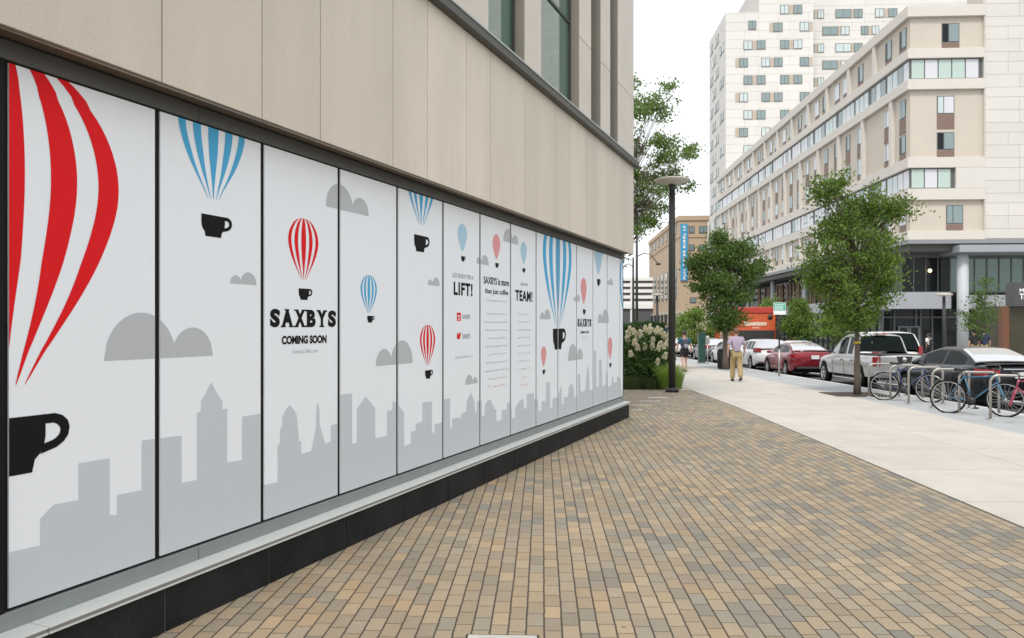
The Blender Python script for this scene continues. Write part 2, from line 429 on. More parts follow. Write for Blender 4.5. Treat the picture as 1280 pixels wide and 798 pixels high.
b = MB(); b.box(-9, UE-.05, .25, 19, -.2, 19.5); b.box(-9, UE-.12, .05, .28, ZB-.35, 3.3)
b.build('core', M['inside'], shop)
b = MB(); b.box(UE-.05, UE, -.10, 19, 3.2, 19.5); b.box(UE-.10, UE-.02, .02, 19, 0, 3.2)
b.build('end_wall', M['stone2'], shop)
# plinth
pm, n_, l_, p_ = newmat('black_granite_plinth')
tc_ = n_.new('ShaderNodeTexCoord'); nz_ = n_.new('ShaderNodeTexNoise'); nz_.inputs['Scale'].default_value = 130; nz_.inputs['Detail'].default_value = 3
n3_ = n_.new('ShaderNodeTexNoise'); n3_.inputs['Scale'].default_value = 2.5; n3_.inputs['Detail'].default_value = 6
l_.new(tc_.outputs['Object'], nz_.inputs['Vector']); l_.new(tc_.outputs['Object'], n3_.inputs['Vector'])
cr_ = n_.new('ShaderNodeValToRGB'); cr_.color_ramp.elements[0].position = .35; cr_.color_ramp.elements[0].color = (.006,.006,.0065,1)
cr_.color_ramp.elements[1].position = .75; cr_.color_ramp.elements[1].color = (.030,.031,.032,1)
mm_ = n_.new('ShaderNodeMath'); mm_.operation = 'MULTIPLY_ADD'; mm_.inputs[1].default_value = .6
l_.new(nz_.outputs[0], mm_.inputs[0]); ml_ = n_.new('ShaderNodeMath'); ml_.operation = 'MULTIPLY'; ml_.inputs[1].default_value = .42; l_.new(n3_.outputs[0], ml_.inputs[0])
l_.new(ml_.outputs[0], mm_.inputs[2]); l_.new(mm_.outputs[0], cr_.inputs[0]); l_.new(cr_.outputs[0], p_.inputs['Base Color']); p_.inputs['Roughness'].default_value = .6; setspec(p_, .15)
M['granite'] = pm
b = MB(); u = -8.5
k = 0
while u < UE-.02:
    u1 = min(u+.94, UE)
    b.box(u+.006, u1-.006, -.12, .05, -.25, .2675)
    u = u1
b.box(-8.5, UE-.004, -.114, .05, -.25, .266, 1)
b.build('plinth', [M['granite'], mat('grey_plinth_joint', (.085,.082,.075), .8)], shop, .002)
# sill: white sloping cap with a grey grooved lip
b = MB(); u = -8.9
for a, c in ((-8.9, -2.2), (-2.2, .12), (.12, 3.3), (3.3, 6.5), (6.5, 9.7), (9.7, UE+.02)):
    a2, c2 = a+.003, c-.003
    b.prism([(-.150,.306),(-.012,.309),(-.012,.296),(-.150,.2985)], a2, c2, 'x', 0)
    b.prism([(-.143,.298),(-.012,.2955),(-.012,.276),(-.143,.2795)], a2, c2, 'x', 1)
    b.prism([(-.150,.279),(-.012,.2755),(-.012,.269),(-.150,.2685)], a2, c2, 'x', 0)
b.build('sill', [M['sill'], M['lip']], shop, .0015)
b = MB()
for a, c in ((-8.9, -1.9), (-1.9, 1.28), (1.28, 4.42), (4.42, 7.6), (7.6, 10.8), (10.8, UE)):
    b.box(a+.0015, c-.0015, -.014, .05, .305, ZB-.016)
b.build('bottom_rail', M['alu'], shop, .003)
b = MB()
for a, c in ((-8.9, -1.9), (-1.9, 1.28), (1.28, 4.42), (4.42, 7.6), (7.6, 10.8), (10.8, UE)):
    b.box(a+.0015, c-.0015, -.016, .05, ZT+.010, 3.192)
b.build('head_rail', M['headframe'], shop, .003)
b = MB(); b.box(-9, UE-.01, -.016, .04, 3.192, 3.215, 1); b.box(-9, UE-.01, -.195, -.016, 3.203, 3.24, 0)
b.box(-9, UE-.01, -.200, -.185, 3.178, 3.2025, 0)
b.build('soffit', [M['soffit'], M['inside']], shop)
# mullions and the dark pier left of the panels
b = MB()
for k in range(0, 14): b.box(k*PW-.03, k*PW+.03, .010, .05, ZB-.012, ZT+.012)
b.box(-.01, UE, .006, .05, ZB-.012, ZB-.0005); b.box(-.01, UE, .006, .05, ZT+.0005, ZT+.012)
b.box(-1.0, -.012, -.012, .05, .40, 3.11)
b.box(UE-.03, UE, -.004, .05, ZB, ZT)
b.build('mullion', M['mullion'], shop)
b = MB(); b.box(-8.9, -1.02, .0, .05, .42, 3.09); b.build('shop_window', M['glassdark'], shop)
b = MB()
for k in range(1, 9): b.box(-1.0-k*.96, -.97-k*.96, -.01, .05, .41, 3.1)
b.build('window_frame', M['mullion'], shop)
# stone cladding above, real open joints
JX = [-60, 203, 328, 401, 491.5, 534.5, 583.2, 613.2, 655.5, 695, 712.5, 732, 746, 766, 777]
us = [-8.9, -6.9, -5.6, -4.2, -2.6, -1.25] + [uy(x, 3787) for x in JX[1:]] + [UE]
b = MB()
for a, c in zip(us[:-1], us[1:]): b.box(a+.0045, c-.0045, -.21, -.15, 3.185, 4.92)
b.box(-9, UE-.012, -.17, .2, 3.25, 5.0, 1)
b.build('stone_cladding', [M['stone'], M['inside']], shop, .003)
b = MB(); b.box(-9, UE+.06, -.31, .0, 4.886, 4.975, 0); b.box(-9, UE+.065, -.322, .0, 4.9755, 5.0, 1)
b.build('ledge', [M['ledge'], M['ledgetop']], shop, .004)
# upper floor piers with recessed windows
def yu(Y): return (Y-3.828)/.9304
opens = [(-6.5,-4.9,.17),(-4.3,-3.1,.17),(-1.7,-.1,.17),(.55,1.75,.17),(2.35,4.15,.17),(yu(8.95),yu(10.05),.17),(yu(10.6),yu(12.26),.17),(yu(12.84),yu(13.42),.34),(yu(13.97),yu(14.52),.34)]
e = -9
zj = [5.0, 6.22, 8.6, 11.0, 13.4, 16, 19.5]
for a, c, d in opens + [(UE, UE, 0)]:
    b = MB()
    for z0, z1 in zip(zj[:-1], zj[1:]): b.box(e, a, -.21, .30, z0+.004, z1-.004)
    b.build('pier', M['stone2'], shop, .004); e = c
b = MB()
b.box(-9, UE-.01, .24, .31, 5, 19.45, 1)
b.build('back_lining', [M['stone2'], M['reveal']], shop)
for a, c, d in opens:
    b = MB()
    # jamb linings
    b.box(c-.012, c-.001, -.195, -.21+d+.03, 5.0, 19.4); b.box(a+.001, a+.012, -.195, -.21+d+.03, 5.0, 19.4)
    b.build('window_reveal', M['reveal'], shop)
    g = MB(); y = -.21+d
    g.box(a+.06, c-.06, y, y+.02, 5.03, 19.3)
    w = g.build('window', M['glassgreen'], shop)
    f = MB()
    for x in (a+.036, c-.036): f.box(x-.024, x+.024, y-.03, y+.03, 5.0, 19.4)
    if c-a > .7:
        for z in (5.02, 6.45, 8.2, 9.9, 12): f.box(a+.05, c-.05, y-.022, y+.018, z-.02, z+.02)
    f.build('window_frame', M['ledge'], w)

# ------------------------------------------------------------------ the printed panels
PLAB = ['panel with a large red striped balloon and half a black cup', 'panel with a blue striped balloon cut by its top edge', 'panel with a red balloon above bold black lettering',
        'panel with half a cloud and a small pale blue balloon', 'panel with a blue balloon cut by its top edge and a red one below', 'panel with a pale blue balloon and two red icons', 'panel with lines of grey writing under a pale red balloon',
        'panel with lines of grey writing under a pale blue balloon', 'panel with half of a blue striped balloon', 'panel with the other half of a blue striped balloon', 'panel with a pale red balloon above small black lettering',
        'panel with a cup cut high up', 'panel with a pale red balloon low down', 'narrow end panel with a sliver of blue balloon']
panels = []
for k in range(14):
    b = MB(); a = k*PW+.021; c = min((k+1)*PW-.021, UE-.03)
    b.box(a, c, 0, .011, ZB, ZT)
    o = b.build('printed_panel', M['vinyl'], shop); o['label'] = PLAB[k]; panels.append((o, a, c))
def gfx(name, polys, m, layer, smooth=False):
    """flat print in panel coordinates, cut at the panel joints"""
    y = -.0006 - layer*.0005
    lo = min(p[0] for q in polys for p in q); hi = max(p[0] for q in polys for p in q)
    out = []
    for o, a, c in panels:
        if hi <= a or lo >= c: continue
        bm = bmesh.new()
        for q in polys:
            try: bm.faces.new([bm.verts.new((p[0], y, p[1])) for p in q])
            except ValueError: pass
        bmesh.ops.triangulate(bm, faces=bm.faces[:])
        for co, no in (((a,0,0),(-1,0,0)), ((c,0,0),(1,0,0)), ((0,0,ZB),(0,0,-1)), ((0,0,ZT),(0,0,1))):
            bmesh.ops.bisect_plane(bm, geom=bm.verts[:]+bm.edges[:]+bm.faces[:], plane_co=co, plane_no=no, clear_outer=True)
        if not bm.faces: bm.free(); continue
        for f in bm.faces:
            f.normal_update()
            if f.normal.y > 0: f.normal_flip()
        me = bpy.data.meshes.new(name); bm.to_mesh(me); bm.free(); me.materials.append(m)
        g = bpy.data.objects.new(name, me); C.objects.link(g); g.parent = o; out.append(g)
    return out
PROF = [(0,.17),(.12,.25),(.26,.345),(.57,.585),(.8,.725),(1.03,.845),(1.3,.96),(1.51,1.0)]
def prof(h):
    if h >= 1.51: return math.sqrt(max(0, 1-((h-1.51)/.94)**2))
    for (a, p), (c, q) in zip(PROF[:-1], PROF[1:]):
        if h <= c:
            t = (h-a)/(c-a); return p+(q-p)*t
_prof0 = prof
def prof(h):
    return sum(_prof0(max(0, min(2.45, h+d)))*w for d, w in ((-.22,.12),(-.11,.23),(0,.30),(.11,.23),(.22,.12))) if .25 < h < 2.2 else _prof0(h)
def balloon(px, ptop, ptip, hw_px=None, m='red', layer=2, u0=None, rad=None, ztip=None, solid=False):
    if u0 is None:
        u0, zt = uv(px, ptop); _, ztip = uv(px, ptip)
        rad = (zt-ztip)/2.45
    hs = [2.45*i/40 for i in range(41)]; polys = []
    if solid: st = [(-1, 1)]
    else: st = [(-1,-.80),(-.60,-.37),(-.155,.155),(.37,.60),(.80,1)]
    for f0, f1 in st:
        L = []; Rr = []
        for h in hs:
            if not solid and h < .02: q = .12
            elif not solid and h < .9: q = .3+.7*(h/.9)**.8
            else: q = 1
            p = prof(h); cm = (f0+f1)/2*p; hw = (f1-f0)/2*p*q
            L.append((u0+rad*(cm-hw), ztip+rad*h)); Rr.append((u0+rad*(cm+hw), ztip+rad*h))
        for i in range(40): polys.append([L[i], Rr[i], Rr[i+1], L[i+1]])
    return gfx('balloon', polys, M[m], layer)
def cup(px, ptop, pbot, u0=None, zt=None, zb=None, layer=3):
    if u0 is None:
        u0, zt = uv(px, ptop); _, zb = uv(px, pbot)
    h = zt-zb; Q = lambda a, c: (u0+a*h, zb+c*h)
    body = [Q(-.76,1),Q(-.76,.62),Q(-.73,.45),Q(-.66,.32),Q(-.55,.22),Q(-.50,.17),Q(-.50,0),Q(.50,0),Q(.50,.17),Q(.55,.22),Q(.66,.32),Q(.73,.45),Q(.76,.62),Q(.76,1)]
    polys = [body]
    outer = [(.75,1.0),(.95,1.0),(1.10,.95),(1.21,.85),(1.25,.72),(1.22,.58),(1.13,.47),(.98,.38),(.66,.30)]
    inner = [(.75,.83),(.92,.83),(.99,.80),(1.04,.75),(1.06,.69),(1.04,.62),(.98,.56),(.90,.52),(.735,.48)]
    for i in range(8): polys.append([Q(*outer[i]), Q(*outer[i+1]), Q(*inner[i+1]), Q(*inner[i])])
    return gfx('coffee_cup', polys, M['ink'], layer)
def cloud(pxl, pxr, pbase, flip=False, layer=1):
    ul, zb = uv(pxl, pbase); ur, _ = uv(pxr, pbase)
    w = ur-ul; r1 = .31*w; r2 = .21*w
    c1, c2 = ul+r1, ur-r2
    if flip: c1, c2 = ur-r1, ul+r2
    prof_ = []
    N = 48
    for i in range(N+1):
        u = ul+w*i/N; h = 0
        for c, r in ((c1, r1), (c2, r2)):
            if abs(u-c) < r: h = max(h, math.sqrt(r*r-(u-c)**2)*1.04)
        prof_.append((u, zb+h))
    polys = [[(prof_[i][0], zb), (prof_[i+1][0], zb), prof_[i+1], prof_[i]] for i in range(N)]
    return gfx('cloud', polys, M['vcloud'], layer)
# skyline, one outline cut into the panels
SKY = [(4,694),(12.5,690.6),(50,682),(50,649),(67,631),(98,625),(98,579.5),(137,573),(137,644),(146,644),(146,619),(177,613),(177,551),(227,544.6),(227,604),(246,600),(246,517),(251,514),(251,502),(257,492),(264,478),(273,495),(278,502),(278,512),(284,511),(284,578),(302.6,575.5),(302.6,521),(328,517),
 (328.1,607),(347,603),(347,557),(350,555),(350,538),(353,531),(353,522),(355.6,515),(362,506),(369,515),(371,520),(372,531),(374,552),(376.5,552),(376.6,567.7),(389,564),(392.5,548),(395,534),(395.1,520),(395.8,506),(397.7,504.5),(399.3,511.6),(399.5,531),(403,543),(406.5,555),(413.5,552),(413.6,531.6),(421.5,530),(421.6,494),(440,492),(440.1,555),(446,554),(446.1,511.6),(457,496),(469,510.5),(469.1,548),(483.6,545),(483.7,514),(490.6,512.6),(490.7,501),(499.5,508),(505,517),(505.1,558),(513.5,555),(513.6,539.6),(519.5,538.6),(519.6,530),(528,527),(528.1,503.5),(540,502),(540.1,541),(543,541),(543.1,531),(553,528),(553.1,499.5),(562.5,498),(562.6,535.6),(565,534.5),(565.1,524),(576,521.6),(576.1,529),(577,517.5),(583,515),(583.1,503),(588.5,490.5),(593,502),(593.5,516),(596,516),(596.1,502),(602,500.6),
 (602.1,520),(606,520),(606.1,507),(610,500.6),(613,499.5),(618,511),(620.5,512),(620.6,526.6),(627,525),(627.1,513),(633.5,512),(633.6,504),(638.5,503),(640,523),(644,523),(644.1,511),(648,503),(654,498),(655,511),(658.3,511),(658.4,493),(667.3,491.6),(667.4,499.5),(672.6,499.3),(673,514),(676.9,513),(677,502),(682.4,501.5),(682.5,478),(687.6,477.7),(687.7,511),(690.5,510),(690.6,498),(696.5,497),(702,481.5),(702.2,506),(704.5,505),(704.6,497),(710,496),(710.7,485),(714.7,479),(717,484),(718,497),(722,496.5),(722.1,468),(725,467.6),(726,490.5),(731.6,488),(733,470),(735,455.5),(736.6,470),(737,488),(742,487),(742.1,439),(745,438.6),(745.6,484),(748.5,483),(748.6,450),(752,449.6),(753,484),(757,481),(757.2,466),(759.5,465.7),(760,484),(764,482),(765.5,468),(767.7,479),(771,478),(771.2,470),(776,474),(776.2,488),(778,487)]
sk = [uv(*p) for p in SKY]
gfx('skyline', [[(a[0], ZB-.02), (c[0], ZB-.02), c, a] for a, c in zip(sk[:-1], sk[1:]) if c[0]-a[0] > 1e-5], M['vgrey'], 0)
# balloons, cups, clouds, from left to right
balloon(0,0,0, m='red', u0=0.0, rad=.684, ztip=1.505)
cup(0,0,0, u0=0.0, zt=1.345, zb=1.058)
ub, zb_ = uv(268.5, 250); ul_, _ = uv(222, 195); ur_, _ = uv(306.5, 195)
balloon(0,0,0, m='blue', u0=(ul_+ur_)/2, rad=(ur_-ul_)/2, ztip=zb_)
cup(266.5, 269.5, 296.5)
balloon(379.5, 273, 350, m='red'); cup(379.8, 361, 375)
balloon(461, 344, 391.5, m='blue'); cup(462.4, 395, 403.5)
ub, zb_ = uv(524.5, 281)
ul_, _ = uv(504.5, 225); ur_, _ = uv(546.5, 225)
balloon(0,0,0, m='blue', u0=(ul_+ur_)/2, rad=(ur_-ul_)/2*.98, ztip=zb_)
cup(525, 294.5, 315)
balloon(534.5, 406, 456.5, m='red'); cup(535, 463, 473.5)
balloon(578, 280, 314, m='paleblue', solid=True); balloon(578, 280, 314, m='blue', layer=3) if False else None
cup(578.5, 320.5, 327)
balloon(620.5, 293, 324, m='palered', solid=True); cup(620.8, 329, 335)
balloon(654.5, 302.5, 330, m='paleblue', solid=True); cup(654.5, 335.5, 341)
u9 = 9*PW
_, zt9 = uv(697, 404); _, zc9 = uv(697, 411); _, zd9 = uv(697, 437)
balloon(0,0,0, m='blue', u0=u9, rad=.69, ztip=zt9-.05); cup(0,0,0, u0=u9, zt=zc9, zb=zd9)
balloon(679.5, 433, 458, m='palered', solid=True); cup(679.5, 462.5, 468)
balloon(729.5, 347.5, 380, m='palered', solid=True); cup(730, 387, 393.5)
ub, zb_ = uv(748, 343)
balloon(0,0,0, m='paleblue', u0=ub, rad=.30, ztip=zb_, solid=True); cup(748, 349, 357.5)
balloon(762.5, 421.5, 449, m='palered', solid=True); cup(762.7, 454, 459.5)
balloon(0,0,0, m='blue', u0=13.6*PW, rad=.62, ztip=1.75, solid=False)
for a in ((130,266,451.5,False),(287.5,320.5,354.5,True),(407,461,258,False),(469.5,516,458,True),(534.5,549.5,356.5,True),(581.5,597,481.5,False),(595.5,611,329.5,True),(629,648,301.5,False),(675,688,399.2,True),(710,728.5,451.5,False),(747,761,404,True),(717,725,376.5,True),(759,766,356,True)):
    cloud(*a)
# lettering
def textmesh(s, bold=0.0, shear=0.0, spacing=1.0):
    cu = bpy.data.curves.new('t', 'FONT'); cu.body = s; cu.offset = bold; cu.shear = shear; cu.space_character = spacing
    cu.resolution_u = 5; cu.fill_mode = 'BOTH'
    o = bpy.data.objects.new('t', cu); C.objects.link(o)
    dg = bpy.context.evaluated_depsgraph_get(); ev = o.evaluated_get(dg)
    me = bpy.data.meshes.new_from_object(ev)
    vs = [tuple(v.co) for v in me.vertices]; fs = [tuple(p.vertices) for p in me.polygons]
    bpy.data.objects.remove(o); bpy.data.curves.remove(cu); bpy.data.meshes.remove(me)
    return vs, fs
def fit_text(s, x0, x1, z0, z1, bold=0.0, shear=0.0, spacing=1.0):
    vs, fs = textmesh(s, bold, shear, spacing)
    a0 = min(v[0] for v in vs); a1 = max(v[0] for v in vs); c0 = min(v[1] for v in vs); c1 = max(v[1] for v in vs)
    return [(x0+(v[0]-a0)/(a1-a0)*(x1-x0), z0+(v[1]-c0)/(c1-c0)*(z1-z0)) for v in vs], fs
def print_text(s, pl, pt, pr, pb, m, bold=0.0, shear=0.0, layer=3, spacing=1.0, pcol=None):
    """pl..pr columns, pt..pb rows measured at the middle of the line"""
    mid = (pl+pr)/2
    x0, _ = uv(pl, 400); x1, _ = uv(pr, 400); _, z1 = uv(mid, pt); _, z0 = uv(mid, pb)
    vs, fs = fit_text(s, x0, x1, z0, z1, bold, shear, spacing)
    return gfx('lettering', [[vs[i] for i in f] for f in fs], M[m], layer)
def slab_word(word, pl, pt, pr, pb, m='ink', layer=3):
    mid = (pl+pr)/2
    x0, _ = uv(pl, 400); x1, _ = uv(pr, 400); _, z1 = uv(mid, pt); _, z0 = uv(mid, pb)
    Wd = {'S':.92,'A':1.12,'X':1.08,'B':.95,'Y':1.05}
    tot = sum(Wd[c] for c in word)+.10*(len(word)-1); u = x0; sc = (x1-x0)/tot; h = z1-z0
    SL = {'A':[(-.03,.36,0,.085),(.64,1.03,0,.085),(.26,.66,.92,1)], 'X':[(-.02,.36,0,.085),(.64,1.02,0,.085),(-.02,.36,.915,1),(.64,1.02,.915,1)],
          'B':[(-.10,.3,0,.10),(-.10,.3,.90,1)], 'Y':[(-.02,.36,.915,1),(.64,1.02,.915,1),(.26,.74,0,.085)], 'S':[(.80,.97,.70,.88),(.03,.20,.12,.30)]}
    for ch in word:
        w = Wd[ch]*sc
        vs, fs = fit_text(ch, u+.03*w, u+.97*w, z0, z1, .06)
        gfx('lettering', [[vs[i] for i in f] for f in fs], M[m], layer)
        gfx('lettering', [[(u+a*w, z0+e*h), (u+c*w, z0+e*h), (u+c*w, z0+f*h), (u+a*w, z0+f*h)] for a, c, e, f in SL[ch]], M[m], layer+.4)
        u += w+.10*sc
slab_word('SAXBYS', 337, 387.2, 420, 409.2)
print_text('COMING SOON', 352, 419.5, 408, 430, 'ink', .05)
print_text('SaxbysCoffee.com', 365, 436.5, 397.5, 443, 'paleink', -.012, .5)
print_text('GET READY FOR A', 565.5, 343, 591.5, 348.5, 'greyink', -.005)
print_text('LIFT!', 567, 353.5, 590.5, 370, 'ink', .038, spacing=1.14)
print_text('SAXBYS', 578, 393.5, 587.5, 399, 'greyink', 0)
print_text('SAXBYS', 578, 417.5, 587.5, 423.5, 'greyink', 0)
print_text('SaxbysCoffee.com', 568.5, 444.5, 591, 448.5, 'paleink', -.01, .5)
# red icons: a camera and a bird
x0, z1 = uv(571, 391); x1, z0 = uv(576, 401.5)
gfx('icon', [[(x0,z0),(x1,z0),(x1,z1),(x0,z1)]], M['red'], 2)
gfx('icon', [[(x0+.01,z0+.62*(z1-z0)),(x1-.01,z0+.62*(z1-z0)),(x1-.01,z0+.68*(z1-z0)),(x0+.01,z0+.68*(z1-z0))]], M['vinyl'], 3)
cx, cz, rr = (x0+x1)/2, z0+.36*(z1-z0), .26*(x1-x0)
gfx('icon', [[(cx+rr*math.cos(i*.3927), cz+rr*math.sin(i*.3927)) for i in range(16)]], M['vinyl'], 3)
gfx('icon', [[(cx+rr*.6*math.cos(i*.3927), cz+rr*.6*math.sin(i*.3927)) for i in range(16)]], M['red'], 4)
x0, z1 = uv(571, 415.5); x1, z0 = uv(576.3, 425)
bird = [(0,.15),(.25,.12),(.5,.05),(.72,.2),(.86,.5),(.88,.72),(1,.86),(.86,.85),(.80,.96),(.64,.97),(.54,.85),(.53,.70),(.3,.76),(.06,.95),(.03,.7),(.12,.55),(.03,.58),(.08,.42),(.2,.34),(.10,.33),(.2,.23)]
gfx('icon', [[(x0+a*(x1-x0), z0+c*(z1-z0)) for a, c in bird]], M['red'], 2)
print_text('SAXBYS is more', 604.5, 347.5, 636, 356.5, 'ink', .02)
print_text('than just coffee', 606, 361.5, 635, 370, 'ink', .015)
print_text('Come join our team', 608, 374.5, 633, 378.5, 'paleblue', -.004, .3)
def scribble(pl, pr, py, m, seed, words=5):
    """a line of handwriting too small to read"""
    r = random.Random(seed); mid = (pl+pr)/2
    x0, _ = uv(pl, 400); x1, _ = uv(pr, 400); _, zc = uv(mid, py)
    polys = []; u = x0
    while u < x1:
        wl_ = r.uniform(.05, .13); e = min(u+wl_, x1); x = u; z = 0
        pts = []
        while x < e:
            pts.append((x, zc + r.choice((0, .012, .0, .014, .024 if r.random() < .25 else .01)) - .006)); x += .0085
        for a, c in zip(pts[:-1], pts[1:]):
            polys.append([(a[0], a[1]), (c[0]+.003, c[1]), (c[0]+.003, c[1]+.0055), (a[0], a[1]+.0055)])
        u = e + .024
    gfx('handwriting', polys, M[m], 3)
for i, (a, c) in enumerate(((608,633),(606,635.5),(606.5,635),(609,633),(606.5,634.5),(609,633),(607,634.5),(606.5,636),(609.5,633.5))):
    scribble(a, c, 393.3+i*10.0, 'paleink', 40+i)
scribble(610, 615, 483, 'paleink', 61); scribble(616, 632, 482.5, 'palered', 62)
print_text('JOIN OUR', 650.5, 354, 659.5, 358.5, 'greyink', 0)
print_text('TEAM!', 644, 363.5, 665.5, 377, 'ink', .036, spacing=1.12)
for i, (a, c) in enumerate(((648,661),(648,662),(647,663),(646.5,663.5),(646.5,663.5),(648,662),(648.5,661.5),(649,661))):
    scribble(a, c, 393.6+i*9.7, 'paleink', 80+i)
scribble(652,659,472,'palered',90); scribble(650.5,661,481.5,'palered',91)
slab_word('SAXBYS', 721.8, 398.8, 739, 408.5, 'ink')
print_text('COMING SOON', 725, 414, 736, 417, 'ink', .02)
print_text('SaxbysCoffee.com', 727, 421.5, 734, 423.5, 'paleink', -.01, .4)
# ------------------------------------------------------------------ the long residence building across the street
M['lime'] = mat('white_limestone', (.58,.555,.515), .8, .05, .35, .1, 8, fine=.03, island=.04)
M['limebeam'] = mat('pale_limestone_band', (.585,.55,.50), .8, .04, .5, fine=.03, bscale=10)
M['tanwall'] = mat('tan_stone_infill', (.52,.465,.395), .8, .05, .5, fine=.03, bscale=10)
M['spandrel'] = mat('brown_spandrel_panel', (.19,.125,.10), .6, .08, 2)
M['winframe'] = mat('grey_window_frame', (.10,.105,.105), .5, .05, 3)
M['greymetal'] = mat('grey_cladding', (.23,.24,.255), .5, .06, .7)
M['bluegrey'] = mat('pale_blue_grey_panel', (.30,.312,.335), .5, .05, .8)
M['soffitdark'] = mat('dark_soffit', (.09,.088,.085), .7, .08, .8)
M['column'] = mat('smooth_concrete_column', (.42,.44,.46), .55, .06, 1.2)
YC0 = 66.0
DV = (691-640)/FOC
ANG = math.atan(DV) - YAW                       # facade heads a little right of the street
c0 = at(1135, YC0)
hall = empty('residence_building', (c0.x, c0.y, 0), 'long pale stone residence building with rows of tall narrow windows', 'building', -ANG)
def zz(py): return zat(py, YC0)
def fy(px):                                      # distance along the side facade from a column
    return (((1135-691)*YC0/(px-691.0)) - YC0)/math.cos(math.atan(DV))
LEN = fy(884); LTOP = fy(896)
XW = 45.0
ZR = zz(7)
b = MB()
b.box(.9, XW, .9, LTOP-.4, 8.6, ZR-.3)
b.box(.9, 14, LTOP-.5, LEN-.3, 8.6, zz(113))
b.build('core', M['inside'], hall)
# infill walls set back behind the stone bands
b = MB()
for z0, z1, e in ((zz(62), zz(19), LTOP), (zz(198), zz(112), LEN), (zz(290), zz(249), LEN)):
    b.box(.32, .9, .32, e, z0, z1); b.box(.9, (1229-1135)*.066, .32, .9, z0, z1)
b.build('infill_wall', M['tanwall'], hall)
b = MB()
XE = (1229-1135)*.066
for z0, z1, e in ((zz(21), ZR, LTOP), (zz(73), zz(61), LTOP), (zz(112), zz(99), LTOP+2.5), (zz(210), zz(197), LEN), (zz(250), zz(236), LEN), (zz(300), zz(289), LEN)):
    y = 0.0
    while y < e:                                  # long stone lengths with thin joints
        y1 = min(y+3.15, e); b.box(-.02 if z1 > 8 else 0, .5, y+.006 if y else 0, y1-.006, z0, z1); y = y1
    b.box(.5, XE+.02, -.0, .5, z0, z1)
b.box(.1, XW, .1, LTOP, ZR-.02, ZR+.02)
b.build('stone_band', M['limebeam'], hall, .02)
# pilasters
pil1 = [fy(1091)+6.32*i for i in range(11) if fy(1091)+6.32*i < LTOP-.5]
pil3 = [fy(1112)+6.4*i for i in range(13) if fy(1112)+6.4*i < LEN-.5]
PB = [(.03, .5, y-.30, y+.30, zz(61), zz(21)) for y in pil1]
for y in pil3: PB += [(.03, .5, y-.30, y+.30, zz(197), zz(112)), (.03, .5, y-.30, y+.30, zz(289), zz(250))]
PB += [(.03, .5, LTOP-.5, LTOP, zz(61), zz(21)), (.03, .5, LEN-.6, LEN, 8.6, zz(112)+.2)]
for z0, z1 in ((zz(61), zz(21)), (zz(197), zz(112)), (zz(289), zz(250))): PB.append((XE-.05, XE+.02, .02, .5, z0, z1))
for q in PB:
    b = MB(); b.box(*q); b.build('pilaster', M['limebeam'], hall, .02)
# solid stone end of the street front, coursed
b = MB(); r_ = random.Random(5)
z = 8.95; i = 0
while z < 37:
    h = 1.05 if i % 3 else .8; x = XE+.02 + (0 if i % 2 else -0.0)
    first = True
    while x < XW:
        w = r_.choice((1.8, 2.7, 3.6)); x1 = min(x+w, XW)
        b.box(x+(0 if first else .012), x1-.012, .0, .4, z+.012, z+h-.012); x = x1; first = False
    z += h; i += 1
b.box(XE+.03, XW, .03, 3, 8.9, 37, 1)
for py0, py1 in ((99, 73), (236, 210)):
    pass
b.build('coursed_wall', [M['lime'], mat('stone_joint', (.46,.435,.395), .9)], hall)
# windows: frame > panes, spandrels
def mk_window(nm, w, h, spand, glass, split=.36, double=False):
    f = MB()
    f.box(-w/2, w/2, -.02, .10, 0, h)
    fr = f.build(nm, M['winframe'], None)
    g = MB(); t = .07; x = -w/2+t; xm = -w/2+t+(w-3*t)*split
    g.box(x, xm, -.05, 0, t, h-t); pane1 = g.build('pane', M[glass[0]], fr)
    g = MB(); g.box(xm+t, w/2-t, -.05, 0, t, h-t); pane2 = g.build('pane', M[glass[1]], fr)
    if spand:
        s_ = MB(); s_.box(-w/2, w/2, -.03, .10, -spand, -.05); s_.build('spandrel_panel', M['spandrel'], fr)
    return fr
prots = {}
def put_window(key, args, parent, loc, rz):
    if key not in prots:
        o = mk_window(*args); prots[key] = o; o.parent = parent
    else:
        o = copy_tree(prots[key], parent)
    o.location = loc; o.rotation_euler = (0, 0, rz); return o
GL = [('glassteal','glasspale'),('glasspale','glasswhite'),('glassteal','glassteal'),('glassdark','glassteal')]
rw = random.Random(11)
def hw(y, z0, z1, w=1.35, sp=.55, face='side'):
    k = rw.randrange(4); h = z1-z0
    key = ('h', k, round(h, 2), w, sp)
    if face == 'side': put_window(key, ('window', w, h, sp, GL[k]), hall, (.31, y, z0), R(-90))
    else: put_window(key, ('window', w, h, sp, GL[k]), hall, (y, .31, z0), 0)
# top floor
for i, y in enumerate([fy(1126), fy(1108)] + [p+d for p in pil1 for d in (.95, 3.4)]):
    if y < LTOP-1.2 and abs(y-(pil1[0]+.95)) > .1: hw(y+.3, zz(53), zz(28))
hw((1189-1135)*.066, zz(52.5), zz(28.5), 1.42, .5, 'front')
# double floor
for i, y in enumerate([fy(1125), fy(1106)] + [p+d for p in pil3 for d in (1.0, 4.05)]):
    if y < LEN-1.2 and abs(y-(pil3[0]+4.05)) > .1:
        hw(y+.2, zz(142.5), zz(119), 1.2, 1.30); hw(y+.2, zz(187.5), zz(164.5), 1.2, .5)
hw((1183-1135)*.066, zz(142), zz(119.5), 1.4, 1.25, 'front'); hw((1183-1135)*.066, zz(187), zz(165), 1.4, .55, 'front')
